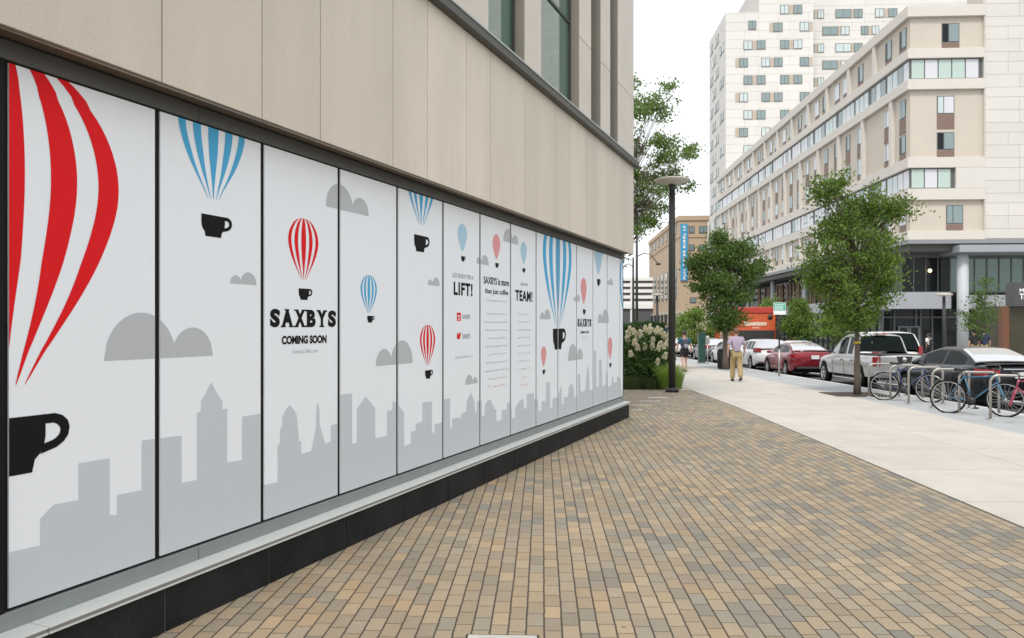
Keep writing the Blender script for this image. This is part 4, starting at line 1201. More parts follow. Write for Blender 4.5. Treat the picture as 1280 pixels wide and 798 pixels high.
# silver pickup truck
y = 24.75; L = 5.25; H = 1.76
pick = dict(L=L, W=1.87, wr=.37, paint=P_silver, cat='pickup truck', sill=.42, axles=(1.18, L-.88), deck=[(0,1.08),(.06,1.10),(1.5,1.10),(1.58,1.10),(3.4,1.09),(L-1.1,1.06),(L-.4,1.0),(L-.05,.84),(L,.75)],
    belt=lambda q: lerp([(0,1.0),(1.5,1.02),(3.4,1.0),(L,.8)], q), roof=[(1.60,1.08),(1.68,1.5),(1.76,H-.08),(2.2,H-.035),(2.75,H-.04),(3.1,H-.14),(3.82,1.08)], follow=False, gbase=1.03, ghalf=(.83,.66),
    wins=[(1.95,2.35),(2.48,3.15)], screen_front=(3.14,3.76), screen_rear=(1.612,1.755), tail=(.76,1.05,.17,.12), nosez=.86, mirror=3.35, mirrorz=1.16, handles=(1.75,2.62), platez=.58, platey=-.045, shut=(1.50,2.42,3.45), screenmat=M['carglass'], mirrorpaint=M['trim'], handlepaint=M['trim'])
pk = park(make_car('pickup_truck', 'silver crew cab pickup truck parked behind the nearest street tree', pick, (11.0, y, roadz(y))), y)
b = MB(); b.box(-.74, .74, .08, 1.50, 1.085, 1.125); b.build('dark_bed_panel', M['trim'], pk, .01)  # added dark panel stands in for the open bed's dark inside
b = MB(); b.box(-.72, .72, -.012, .05, .62, 1.06); b.build('tailgate', P_silver, pk, .02)
b = MB(); b.prism([(-.24,1.065),(.24,1.065),(.19,.86),(-.19,.86)], -.02, -.008, 'y'); b.build('tailgate_handle', M['trim'], pk, .006)
b = MB(); b.lathe([(.07,0),(.07,.012)], 16, 0, Matrix.Translation((0, -.02, .97)) @ Matrix.Rotation(R(90), 4, 'X')); b.build('badge', M['silver'], pk)
b = MB(); b.box(-.90, .90, -.13, .06, .42, .60); b.box(-.55, .55, -.14, -.125, .50, .585, 1); b.build('rear_bumper', [M['silver'], M['trim']], pk, .025)
b = MB(); b.box(-.20, .20, 1.66, 1.80, 1.735, 1.775); b.build('high_brake_lamp', M['taillight'], pk, .01)
b = MB()
for s_ in (-1, 1): b.tube([(s_*.63, 1.75, H+.045), (s_*.63, 1.85, H+.07), (s_*.63, 2.9, H+.07), (s_*.63, 3.0, H+.03)], .016, 6)
b.build('roof_rail', M['silver'], pk)
# orange food truck beyond
y = 51.5
ft = empty('food_truck', (13.55, y, roadz(y)), 'orange food truck with white script on its back, beyond the parked cars', 'food truck', 0)
M['orange'] = mat('orange_truck_paint', (.55,.095,.03), .45, .06, 1.5)
M['redorange'] = mat('red_orange_roof_edge', (.42,.04,.025), .45, .06, 1.5)
b = MB(); b.box(-1.3, 1.3, 0, 6, .55, 3.15); b.build('body', M['orange'], ft, .06)
b = MB(); b.prism([(-1.34,3.1),(1.34,3.1),(1.34,3.42),(1.1,3.5),(-.9,3.5),(-1.34,3.2)], -.06, 6.05, 'y'); b.build('roof', M['redorange'], ft, .04)
b = MB(); b.box(-1.22, 1.22, -.03, .1, 1.35, 2.02); b.build('rear_band', M['trim'], ft, .02)
b = MB(); b.box(1.3, 1.55, -.1, .3, .6, 3.2); b.build('corner_post', M['trim'], ft, .02)
vs, fs = fit_text('Boston', -.8, .72, 2.32, 2.62, .04, .35); b = MB(); b.add([(v[0], -.012, v[1]) for v in vs], fs)
for x_ in (-.18, -.02, .12): b.box(x_, x_+.12, -.013, -.011, 2.15, 2.20)
b.build('lettering', mat('cream_lettering', (.75,.68,.55), .6), ft, fix=False)
b = MB(); b.lathe([(.16,0),(.16,.02)], 18, 0, Matrix.Translation((.92, -.02, 2.86)) @ Matrix.Rotation(R(90), 4, 'X')); b.build('vent', M['trim'], ft)
b = MB(); b.box(-1.33, -1.295, 1.2, 4.2, 1.5, 2.4); b.build('serving_hatch', mat('pinkish_hatch', (.62,.36,.30), .6, .05), ft)
b = MB(); b.box(-1.28, 1.28, -.12, .1, .45, .62); b.build('bumper', M['silver'], ft, .02)
b = MB(); b.prism([(6.0,.5),(7.4,.5),(7.4,1.3),(6.9,1.5),(6.5,2.3),(6.0,2.4)], -1.1, 1.1, 'x'); b.build('cab', M['orange'], ft, .05)
for s_ in (-1, 1):
    for yy in (1.2, 6.4): make_wheel(ft, s_*1.12, yy, .42, .26, s_)
    b = MB(); b.box(s_*1.1-.09, s_*1.1+.09, -.03, .02, .75, 1.0); b.build('tail_lamp', M['taillight'], ft, .01)

# ------------------------------------------------------------------ bicycle racks and bicycles
rack_lab = ['rounded steel bicycle rack nearest, beside the pink bicycle', 'steel bicycle rack across the front wheel of the light blue bicycle', 'steel bicycle rack at the back wheel of the light blue bicycle', 'steel bicycle rack over the front wheel of the navy bicycle', 'steel bicycle rack across the middle of the navy bicycle', 'steel bicycle rack farthest back, beside the tree trunk']
for i, (yc, px) in enumerate(((15.25,1238),(16.3,1199),(17.4,1165.6),(18.35,1135.8),(19.4,1113),(20.5,1086))):
    p = at(px, yc)
    rk = empty('bicycle_rack', (p.x, p.y, gz(p.y)), rack_lab[i], 'bicycle rack', R((-14, -8, -6, -5, -4, -3)[i]), 'steel bicycle racks in a row along the kerb')
    b = MB(); w = .74 if i else .8; h = .85; r_ = .14; pts = [(0,0,-.05),(0,0,h-r_)]
    for k in range(1, 7): a = math.pi/2*k/6; pts.append((r_-r_*math.cos(a), 0, h-r_+r_*math.sin(a)))
    for k in range(0, 7): a = math.pi/2*k/6; pts.append((w-r_+r_*math.sin(a), 0, h-r_+r_*math.cos(a)))
    pts.append((w, 0, -.05)); b.tube(pts, .0255, 12); b.build('hoop', M['chrome'], rk)
    for x in (0, w):
        b = MB(); b.lathe([(.065,0),(.065,.012),(.035,.02)], 16, 0, Matrix.Translation((x,0,0))); b.build('foot_plate', M['chrome'], rk)
def make_bike(label, paint, rear, front, lean=0.0, no_front=False, wheelc='black'):
    """rear and front are the ground points under the two hubs"""
    d = Vector((front[0]-rear[0], front[1]-rear[1], 0)); WB = 1.02; ang = math.atan2(d.y, d.x)
    root = empty('bicycle', (rear[0], rear[1], gz(rear[1])), label, 'bicycle', ang, 'bicycles locked to the racks')
    root.rotation_euler = (lean, 0, ang)
    r = .335
    def wheel(x):
        Mx = Matrix.Translation((x, 0, r)) @ Matrix.Rotation(R(90), 4, 'X')
        b = MB(); n = 36
        b.tube([(r*math.cos(2*math.pi*k/n), r*math.sin(2*math.pi*k/n), 0) for k in range(n+1)], .017, 8, 0, False, Mx)
        w = b.build('wheel', M['rubber'], root)
        b = MB(); rr = r-.024
        b.tube([(rr*math.cos(2*math.pi*k/n), rr*math.sin(2*math.pi*k/n), 0) for k in range(n+1)], .0105, 6, 0, False, Mx); b.build('rim', M['alloy'], w)
        b = MB()
        for k in range(20):
            a = 2*math.pi*k/20; b.tube([(.02*math.cos(a), .02*math.sin(a), .028*(-1)**k), (rr*math.cos(a), rr*math.sin(a), 0)], .0022, 4, 0, False, Mx)
        b.lathe([(.022,-.045),(.022,.045)], 12, 0, Mx); b.build('spokes', M['silver'], w)
    wheel(0)
    if not no_front: wheel(WB)
    A = (0,0,r); BBk = (.43,0,.28); ST = (.30,0,.80); HT = (.86,0,.83); HB = (.895,0,.68); F = (WB,0,r)
    b = MB()
    for p, q, rad in ((BBk,ST,.015),((.32,0,.75),(.865,0,.80),.015),(BBk,HB,.018),(HT,HB,.019)): b.tube([p, q], rad, 10)
    for s_ in (-.05, .05):
        b.tube([(0,s_,r),(.38,s_*.6,.285),BBk], .010, 8); b.tube([(0,s_,r),(.30,s_*.3,.76)], .008, 8)
    b.build('frame', paint, root)
    b = MB()
    for s_ in (-.045, .045): b.tube([(.90,s_,.66),(.94,s_,.55),(1.0,s_,r+.05),(WB,s_,r)], [.013,.013,.011,.009], 8)
    b.tube([(.90,-.045,.66),(.895,0,.68),(.90,.045,.66)], .014, 8); b.build('fork', paint, root)
    b = MB(); b.tube([HT,(.845,0,.90),(.90,0,.93)], .013, 8)
    b.tube([(.86,-.29,.97),(.90,-.22,.965),(.92,-.06,.93),(.92,.06,.93),(.90,.22,.965),(.86,.29,.97)], .0125, 8); hb = b.build('handlebar', M['black'], root)
    b = MB()
    for s_ in (-1, 1): b.tube([(.86,s_*.29,.97),(.80,s_*.30,.97)], .018, 8)
    b.build('grip', M['rubber'], hb)
    b = MB(); b.tube([ST,(.275,0,.90)], .0125, 8); b.build('seat_post', M['silver'], root)
    b = MB(); b.add([(.13,-.075,.93),(.13,.075,.93),(.24,.07,.925),(.24,-.07,.925),(.40,.018,.92),(.40,-.018,.92),(.14,-.06,.885),(.14,.06,.885),(.24,.045,.885),(.24,-.045,.885),(.40,.012,.895),(.40,-.012,.895)],
        [(0,1,2,3),(3,2,4,5),(6,9,8,7),(9,11,10,8),(0,6,7,1),(1,7,8,2),(2,8,10,4),(4,10,11,5),(5,11,9,3),(3,9,6,0)], 0, True); b.build('saddle', M['black'], root)
    b = MB(); Mx = Matrix.Translation((.43, -.05, .28)) @ Matrix.Rotation(R(90), 4, 'X')
    b.lathe([(.085,-.003),(.085,.003)], 22, 0, Mx); b.tube([(.43,-.07,.28),(.53,-.07,.16)], .011, 6); b.tube([(.43,.07,.28),(.33,.07,.40)], .011, 6)
    ck = b.build('crank', M['trim'], root)
    b = MB(); b.box(.48, .58, -.17, -.08, .145, .165); b.box(.28, .38, .08, .17, .395, .415); b.build('pedal', M['black'], ck)
    b = MB(); b.tube([(0,-.05,r+.035),(.43,-.05,.365)], .005, 5); b.tube([(0,-.05,r-.035),(.43,-.05,.195)], .005, 5); b.build('chain', M['trim'], root)
    return root
lb = mat('light_blue_bike_paint', (.025,.12,.21), .35, .05, coat=.4); nv = mat('navy_bike_paint', (.014,.03,.10), .35, .05, coat=.4); pkp = mat('pink_red_bike_paint', (.28,.03,.06), .35, .05, coat=.4)
def gpt(px, yc): p = at(px, yc); return (p.x, p.y)
make_bike('light blue bicycle locked between the nearest steel racks', lb, gpt(1185.5, 16.45), gpt(1257, 15.75), .06)
make_bike('navy blue bicycle locked by the racks behind the pickup truck', nv, gpt(1105, 19.5), gpt(1158, 18.9), -.08)
r0 = gpt(1262.5, 14.45)
bk = make_bike('pink red bicycle without its front wheel at the nearest rack', pkp, (r0[0]+.98, r0[1]-.25), r0, .05, True)
# ------------------------------------------------------------------ lamps, posts, bins, signs
def street_lamp(label, x, y, H, group='street lamps with flat disc heads', k=1.0):
    root = empty('street_lamp', (x, y, gz(y)), label, 'street lamp', 0, group)
    b = MB(); b.lathe([(.19,0),(.19,.09),(.16,.12),(.10,.13)], 24); b.build('base', M['black'], root)
    b = MB(); b.lathe([(.10,.12),(.098,H*.5),(.088,H-.32)], 20); b.build('pole', M['pole'], root)
    b = MB(); b.lathe([(.072,H-.33),(.085,H-.22),(.10,H-.12),(.05,H-.08)], 18); b.build('neck', M['pole'], root)
    b = MB(); b.lathe([(.06,H-.10),(.30,H-.07),(.47,H-.005),(.50,H+.03),(.42,H+.06),(.22,H+.09),(.04,H+.10)], 32); b.build('disc_shade', M['cream'], root)
    return root
p = at(840, 22.2); street_lamp('tall dark street lamp with a pale disc head beside the flowering shrub', p.x, p.y, zat(226.5, 22.2)-gz(p.y))
p = at(821.5, 60); street_lamp('distant street lamp in front of the tan brick building', p.x, p.y, 4.6)
p = at(1180, 48); street_lamp('street lamp in front of the entrance doors across the street', p.x, p.y, 4.0)
p = at(974, 30.8); zg = gz(p.y)
sp = empty('street_sign', (p.x, p.y, zg), 'green and white parking sign on a post beside the red sedan', 'sign')
b = MB(); b.tube([(0,0,-.1),(0,0,1.05)], .035, 10); b.build('post_sleeve', M['chrome'], sp)
b = MB(); b.tube([(0,0,1.05),(0,0,zat(378,30.8)-zg)], .03, 10); b.build('post', M['trim'], sp)
z1 = zat(378.5, 30.8)-zg; z0 = zat(393.5, 30.8)-zg
b = MB(); b.box(-.23, .23, -.055, -.04, z0, z1); pl_ = b.build('sign_plate', M['white'], sp, .004)
b = MB(); b.box(-.215, .215, -.0575, -.050, z0+.155, z1-.015); b.build('green_panel', mat('green_sign_face', (.07,.40,.29), .5, .05), pl_)
b = MB(); r_ = random.Random(4)
for zz_ in (z1-.10, z1-.19, z1-.27):
    x = -.17
    while x < .15:
        w = r_.uniform(.03, .07); b.box(x, min(x+w, .17), -.0592, -.0574, zz_, zz_+.045); x += w+.025
b.build('small_print', M['white'], pl_)
p = at(905, 37.2); bn = empty('litter_bin', (p.x, p.y, gz(p.y)), 'black slatted litter bin on the pavement behind the walking man', 'bin')
b = MB(); b.lathe([(.24,0),(.27,.06),(.29,.8),(.27,.86)], 24); b.build('barrel', M['black'], bn)
b = MB(); b.lathe([(.30,.86),(.31,.90),(.24,.96),(.10,.97)], 24); b.build('lid', M['black'], bn)
b = MB()
for k in range(20):
    a = 2*math.pi*k/20; b.tube([(.285*math.cos(a), .285*math.sin(a), .05), (.305*math.cos(a), .305*math.sin(a), .84)], .012, 5)
b.build('slats', M['trim'], bn)
p = at(917, 38.4); b2 = empty('bollard', (p.x, p.y, gz(p.y)), 'short brown bollard beside the black litter bin', 'bollard')
b = MB(); b.lathe([(.13,0),(.12,.82),(.09,.9),(.03,.93)], 18); b.build('post', mat('brown_bollard_paint', (.07,.055,.04), .6), b2)
b = MB(); b.lathe([(.16,0),(.16,.05)], 18); b.build('base', M['black'], b2)
p = at(877, 44.6); gc = empty('utility_cabinet', (p.x, p.y, gz(p.y)), 'narrow dark green utility cabinet at the pavement edge', 'cabinet')
dg_ = mat('dark_green_paint', (.015,.06,.045), .5, .08, 3)
b = MB(); b.box(-.19, .19, -.19, .19, .06, 1.66); b.build('body', dg_, gc, .02)
b = MB(); b.box(-.21, .21, -.21, .21, 1.66, 1.72); b.build('cap', dg_, gc, .01)
b = MB(); b.box(-.22, .22, -.22, .22, -.05, .06); b.build('plinth', M['greymetal'], gc)
b = MB(); b.box(-.15, .15, -.20, -.185, .2, 1.55); b.build('door', dg_, gc, .006)
p = at(884.5, 44.0); pm_ = empty('parking_meter', (p.x, p.y, gz(p.y)), 'grey parking meter post beside the green cabinet', 'parking meter')
b = MB(); b.tube([(0,0,-.1),(0,0,1.15)], .03, 10); b.build('post', M['chrome'], pm_)
b = MB(); b.box(-.11, .11, -.07, .07, 1.12, 1.45); b.ball((0,0,1.45), .11, 1, .65, 1); b.build('meter_head', M['chrome'], pm_, .02)
# poles with curved arms at the end of the street
for lab, px, yc, pt, arms in (('thin grey pole with two curved lamp arms far down the street', 796, 75, 252, ((317, 1.6), (300, -1.2))), ('shorter thin grey pole just left of the one with curved arms', 791.5, 78, 322, ((330, -1.0),))):
    p = at(px, yc); zg = gz(p.y); H = zat(pt, yc)-zg
    up = empty('utility_pole', (p.x, p.y, zg), lab, 'pole', 0, 'utility poles')
    b = MB(); b.tube([(0,0,-.2),(0,0,H)], [.15,.09], 10); b.build('pole', M['pole'], up)
    for pa, ln in arms:
        z = zat(pa, yc)-zg
        b = MB(); b.tube([(0,0,z-.3),(ln*.4,0,z),(ln*.8,0,z-.1),(ln*1.2,0,z-.9)], .045, 8); b.build('arm', M['pole'], up)
        b = MB(); b.ball((ln*1.25,0,z-1.0), .22, 1.3, .8, .5); b.build('lamp_head', M['pole'], up)
# restaurant kiosk at the right edge
YK = 52.0
k0 = at(1252, YK); kg = gz(k0.y); K = lambda px: (px-1252)*YK/1000
ki = empty('restaurant_kiosk', (k0.x, k0.y, kg), 'dark restaurant front with a rust coloured post and grey sign at the right edge', 'kiosk')
KZ = lambda py: zat(py, YK)-kg
b = MB(); b.box(K(1261), K(1261)+4.5, .15, 4, 0, KZ(382.5)); b.build('wall', mat('dark_olive_panel', (.035,.03,.012), .5, .3, 1.2), ki)
b = MB(); b.box(K(1253.5), K(1261.5), 0, .5, 0, KZ(383)); b.build('post', mat('rust_brown_post', (.13,.05,.022), .6, .15, 3), ki, .02)
b = MB(); b.box(K(1263), K(1263)+4.8, -.35, .6, KZ(382), KZ(353.5)); sg = b.build('sign_box', mat('dark_grey_sign', (.055,.055,.057), .5, .05), ki, .02)
for s_, a, c in (('MOREISH', 366, 361.2), ('THE', 374.5, 367.5)):
    vs, fs = fit_text(s_[:3] if s_ == 'THE' else 'MOR', K(1270), K(1270)+(.75 if s_ == 'THE' else .85), KZ(a), KZ(c), .03)
    b = MB(); b.add([(v[0], -.365, v[1]) for v in vs], fs); b.build('lettering', M['white'], sg, fix=False)
# ------------------------------------------------------------------ trees and plants
M['bark'] = mat('grey_brown_bark', (.115,.09,.07), .9, .25, 9, .5, 40, streak=True)
M['leafA'] = leafmat('street_tree_leaf', (.062,.118,.018), (.18,.275,.045), .45)
M['leafB'] = leafmat('dark_tree_leaf', (.046,.092,.018), (.125,.21,.040), .4)
M['leafC'] = leafmat('bright_tree_leaf', (.09,.17,.025), (.20,.30,.05), .4)
M['leafD'] = leafmat('shrub_leaf', (.042,.090,.022), (.115,.20,.045), .38)
M['leafF'] = leafmat('light_feathery_leaf', (.09,.16,.035), (.21,.30,.08), .5)
M['leafE'] = leafmat('hedge_leaf', (.025,.065,.016), (.05,.11,.025), .25)
def leaf(b, c, s, r, up=.35, asp=.52):
    # a folded leaf, four corners, random lie
    th = r.uniform(0, 2*math.pi); ph = math.acos(max(-1, min(1, r.uniform(-1, 1)*(1-up)+up*.4)))
    n = Vector((math.sin(ph)*math.cos(th), math.sin(ph)*math.sin(th), math.cos(ph)))
    t = n.orthogonal().normalized(); t.rotate(Matrix.Rotation(r.uniform(0, 6.283), 3, n)); w = n.cross(t)
    L = s*r.uniform(.75, 1.3); wd = L*asp
    b.add([c-t*L*.5, c+w*wd*.5+n*L*.06, c+t*L*.5, c-w*wd*.5+n*L*.06], [(0,1,2,3)])
def tree(label, x, y, trunk_r, trunk_h, prof, leafm, nclus, per, ls, seed, name='street_tree', group='young trees along the street', cat='tree', lean=(0,0), crad=.34, extra=(), squash=1.0, limb=1.0):
    """prof: (height, radius) outline of the crown"""
    r = random.Random(seed); zg = gz(y)
    root = empty(name, (x, y, zg), label, cat, 0, group)
    z0, z1 = prof[0][0], prof[-1][0]
    tb = MB(); top = z0+(z1-z0)*.78
    pts = [(0,0,-.1)]; rad = [trunk_r*1.25]
    N = 9
    for i in range(1, N+1):
        t = i/N; pts.append((lean[0]*t+r.uniform(-1,1)*.03*t, lean[1]*t+r.uniform(-1,1)*.03*t, top*t)); rad.append(trunk_r*(1-.86*t**1.1))
    tb.tube(pts, rad, 10); clus = []
    off = [r.uniform(0, 6.283) for _ in range(6)]
    def outl(z, a):
        base = lerp(prof, z)
        return base*(1+.17*math.sin(2*a+off[0]+z*1.1)+.13*math.sin(3*a+off[1]-z*1.7)+.10*math.sin(5*a+off[2]+z*2.3))
    def trunk_at(z):
        t = max(0, min(1, z/top)); return Vector((lean[0]*t, lean[1]*t, z))
    for i in range(nclus):
        z = z0+(z1-z0)*(r.random()**.9); a = r.uniform(0, 6.283)
        rr = outl(z, a)*math.sqrt(r.uniform(.12, 1.0))
        clus.append(trunk_at(z)+Vector((rr*math.cos(a), rr*math.sin(a)*squash, r.uniform(-.1,.1))))
    for e in extra: clus += [Vector(e)+Vector((r.gauss(0,.16), r.gauss(0,.16), r.gauss(0,.12))) for _ in range(5)]
    # limbs out to the outer clusters
    for i, c in enumerate(clus):
        if i % 5 and i < len(clus)-len(extra)*5: continue
        zb_ = max(trunk_h*.92, min(top*.95, trunk_h + (c.z-trunk_h)*.45)); s = trunk_at(zb_)
        m_ = s.lerp(c, .5) + Vector((r.uniform(-.1,.1), r.uniform(-.1,.1), .12))
        k = max(.2, 1-zb_/top)
        tb.tube([s, m_, c], [limb*trunk_r*.42*(.4+k), limb*trunk_r*.24*(.4+k), limb*trunk_r*.06], 6)
    tb.build('trunk', M['bark'], root)
    lb_ = MB()
    for c in clus:
        q = crad*r.uniform(.6, 1.35); n = int(per*r.uniform(.55, 1.4))
        for _ in range(n):
            d = Vector((r.gauss(0,1), r.gauss(0,1), r.gauss(0,.62)))*q*.62
            leaf(lb_, c+d, ls, r)
    lb_.build('crown', leafm, root, fix=False)
    return root
p = at(1071.5, 21.2)
tree('leafy young tree with a slim trunk beside the silver pickup', p.x, p.y, .085, 1.75, [(1.75,.2),(2.1,.62),(2.6,.98),(3.2,1.20),(3.9,1.20),(4.5,.98),(4.9,.6),(5.15,.2)], M['leafA'], 185, 98, .088, 5, extra=[(-.85,-.2,5.45),(-.55,0,5.5),(-.95,0,5.3),(1.18,0,4.85),(1.05,.1,5.0),(.85,0,4.75),(-1.15,0,3.4),(.3,0,5.3),(-1.0,.1,3.1)], crad=.26)
b = MB(); pt_ = p; q0 = gz(p.y)
b.box(p.x-.75, p.x+.75, p.y-.75, p.y+.75, q0-.05, q0+.012); tag(b.build('tree_pit_soil', M['soil']), kind='structure')
t_ = [o for o in bpy.data.objects if o.name == 'street_tree'][0]
b = MB(); b.lathe([(.088,1.36),(.088,1.42)], 14); b.build('yellow_band', mat('yellow_tape', (.55,.42,.05), .6), t_)
p = at(907, 36.8)
tree('dense dark green tree in front of the orange food truck', p.x, p.y, .14, 1.9, [(1.75,.3),(2.2,.68),(3.0,1.08),(3.8,1.30),(4.5,1.28),(5.0,.95),(5.4,.5),(5.7,.2)], M['leafB'], 160, 95, .125, 8, extra=[(-.4,0,5.9),(.5,0,5.6),(1.0,0,5.5),(1.45,0,4.7),(1.5,0,4.5),(-1.2,0,5.0),(-1.0,0,5.25),(-1.3,0,4.8),(.75,0,5.7),(-.3,0,6.1)], crad=.36)
p = at(868, 58)
tree('small bright green tree left of the dense dark tree', p.x, p.y, .10, 1.0, [(.9,.5),(1.4,1.25),(2.2,1.35),(2.9,.9),(3.3,.3)], M['leafC'], 80, 60, .17, 12, crad=.42)
p = at(996, 50.0)
tree('small round green tree behind the green and white sign', p.x+.2, p.y, .08, 1.5, [(1.3,.4),(1.8,.95),(2.5,1.0),(3.2,.6),(3.6,.2)], M['leafA'], 70, 60, .16, 14, crad=.36)
p = at(1048, 46)
tree('bright green sapling behind the white minivan', p.x, p.y, .07, 1.4, [(1.2,.4),(1.7,1.1),(2.3,1.0),(2.9,.5),(3.2,.2)], M['leafC'], 70, 60, .15, 15, crad=.36)
p = at(1231, 40)
tree('thin airy tree in front of the green lobby glass', p.x, p.y, .05, 1.3, [(1.4,.2),(2.0,.45),(2.9,.60),(3.7,.5),(4.3,.2)], M['leafB'], 46, 34, .12, 17, crad=.30, extra=[(-.9,0,2.5),(-.8,0,2.0)])
p = at(962, 66)
tree('small tree rising behind the orange food truck', p.x, p.y, .08, 1.5, [(1.8,.4),(2.6,1.0),(3.6,.9),(4.6,.4)], M['leafC'], 50, 45, .18, 19, crad=.4)
# big loose tree leaning out from behind the shop
yc = 33.0; p = at(770, yc)
X0 = p.x
def lx(px): return (px-770)*yc/1000
ex = []
for px, py in ((800,118),(812,125),(822,118),(833,120),(838,135),(828,135),(815,140),(803,150),(796,135),(790,110),(805,180),(815,178),(826,186),(838,176),(848,186),(854,192),(845,200),(832,202),(820,205),(808,210),(800,215),(835,215),(848,212),(826,220),(812,225),(800,240),(808,250),(818,255),(825,245),(838,228),(800,265),(806,275),(812,282),(798,290),(822,262),(856,228),(795,172),(792,190),(792,215),(790,250),(862,190),(790,150)):
    ex.append((lx(px)+.0, random.Random(px*7+py).uniform(-1.2,1.2), zat(py, yc)-gz(p.y)))
tree('tall loose leafy tree leaning out from behind the shop building', p.x, p.y, .22, 3.0, [(4.5,.6),(6,1.2),(8,1.4),(10,1.0),(11,.5)], M['leafF'], 30, 44, .125, 23, name='tall_tree', group=None, crad=.30, extra=ex, limb=.22)
# clipped hedge behind the flowering shrub
p = at(800, 40)
hg = empty('hedge', (2.3, 37.5, gz(37.5)), 'dark green clipped hedge behind the flowering shrub', 'hedge')
b = MB(); r = random.Random(31)
for _ in range(9000):
    u, v, w = r.random(), r.random(), r.random(); f = r.randrange(3)
    q = Vector((-4+7.4*u, 4*v, 2.15*w))
    if f == 0: q.y = abs(r.gauss(0,.10))
    elif f == 1: q.z = 2.15-abs(r.gauss(0,.12))+.08*math.sin(q.x*3)
    else: q.x = 3.4-abs(r.gauss(0,.1))
    leaf(b, q, .13, r)
b.build('foliage', M['leafE'], hg, fix=False)
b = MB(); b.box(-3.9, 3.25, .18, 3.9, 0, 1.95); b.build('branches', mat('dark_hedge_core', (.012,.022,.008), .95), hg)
# flowering shrub (cream panicles)
yc = 25.0; p = at(806, yc); zg = gz(p.y)
sh = empty('flowering_shrub', (p.x, p.y, zg), 'round shrub with cream flower heads beside the lamp post', 'shrub')
r = random.Random(41); b = MB(); st = MB()
for i in range(150):
    a = r.uniform(0, 6.283); z = r.uniform(.12, 1.55); rad = .80*math.sqrt(max(.05, 1-((z-.85)/1.0)**2))*math.sqrt(r.uniform(.35, 1))
    c = Vector((rad*math.cos(a)*.98, rad*math.sin(a), z))
    if i % 3 == 0: st.tube([(c.x*.1, c.y*.1, 0), (c.x*.6, c.y*.6, z*.55), c], [.014,.01,.005], 5)
    for _ in range(34): leaf(b, c+Vector((r.gauss(0,.10), r.gauss(0,.10), r.gauss(0,.09))), .115, r, .45, .62)
b.build('foliage', M['leafD'], sh, fix=False); st.build('stems', M['bark'], sh)
fm = leafmat('cream_petal', (.84,.78,.56), (.92,.90,.78), .5)
def S(px, py): return ((px-806)*yc/1000, zat(py, yc)-zg)
for px, py in ((784,417),(790,414),(797,416),(804,411),(808,413),(814,414),(818,412),(823,414),(827,419),(830,423),(800,421),(789,427),(793,433),(802,432),(811,431),(820,429),(818,434),(785,441),(826,443),(817,450),(832,418),(812,424),(783,424),(824,432),(787,412),(811,409),(817,418),(794,422),(829,427)):
    x, z = S(px, py); d = r.uniform(-.95, -.75) if py > 425 else r.uniform(-.75, -.15)
    f = MB(); ax_ = Vector((x*.5, d*.6, .75)).normalized(); c = Vector((x, d, z))
    for _ in range(120):
        t = r.random(); rad = .088*(1-t*.6)*math.sqrt(r.random()); a = r.uniform(0, 6.283)
        o_ = ax_.orthogonal().normalized(); o_.rotate(Matrix.Rotation(a, 3, ax_))
        leaf(f, c+ax_*(t*.20-.10)+o_*rad, .055, r, .3, .9)
    f.build('flower_head', fm, sh, fix=False)
# ornamental grass clumps
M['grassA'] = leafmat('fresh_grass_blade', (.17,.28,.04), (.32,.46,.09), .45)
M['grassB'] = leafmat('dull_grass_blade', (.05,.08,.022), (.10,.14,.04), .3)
def clump(label, px, yc, h, w, n, m, seed):
    p = at(px, yc); o = empty('grass_clump', (p.x, p.y, gz(p.y)), label, 'ornamental grass', 0, 'grass clumps under the flowering shrub')
    r = random.Random(seed); b = MB()
    for _ in range(n):
        a = r.uniform(0, 6.283); q = w*math.sqrt(r.random())*.55; c = Vector((q*math.cos(a), q*math.sin(a), 0)); L = h*r.uniform(.6, 1.1)
        out = Vector((math.cos(a), math.sin(a), 0))*r.uniform(.1, .55)*L; s = Vector((-math.sin(a), math.cos(a), 0))*.006
        m1 = c+out*.35+Vector((0,0,L*.6)); m2 = c+out+Vector((0,0,L*(.95-.25*r.random())))
        b.add([c-s, c+s, m1+s*.8, m1-s*.8, m2], [(0,1,2,3),(3,2,4)])
    b.build('blades', m, o, fix=False)
clump('bright green grass clump right at the foot of the lamp post', 838, 23.6, .85, .62, 900, M['grassA'], 3)
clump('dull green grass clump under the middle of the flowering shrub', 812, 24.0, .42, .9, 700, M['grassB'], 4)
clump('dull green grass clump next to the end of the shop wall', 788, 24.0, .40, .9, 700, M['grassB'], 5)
clump('bright grass clump just behind the lamp post', 829, 24.6, .80, .6, 700, M['grassA'], 6)

# ------------------------------------------------------------------ people
M['skin'] = mat('skin', (.50,.28,.20), .55, .05, 8); M['skin2'] = mat('brown_skin', (.24,.13,.085), .55, .05, 8)
M['hair'] = mat('dark_hair', (.022,.016,.012), .6, .2, 20); M['redhair'] = mat('short_reddish_hair', (.16,.075,.045), .7, .2, 30)
def skin_mesh(nodes, edges, sub=2, root=0):
    me = bpy.data.meshes.new('t'); me.from_pydata([n[0] for n in nodes], edges, [])
    o = bpy.data.objects.new('t', me); C.objects.link(o)
    o.modifiers.new('s', 'SKIN'); md = o.modifiers.new('b', 'SUBSURF'); md.levels = sub; md.render_levels = sub
    sv = me.skin_vertices[0].data
    for i, n in enumerate(nodes):
        q = n[1]; sv[i].radius = (q, q) if not isinstance(q, tuple) else q; sv[i].use_root = (i == root)
    dg = bpy.context.evaluated_depsgraph_get()
    m2 = bpy.data.meshes.new_from_object(o.evaluated_get(dg))
    bpy.data.objects.remove(o); bpy.data.meshes.remove(me); return m2
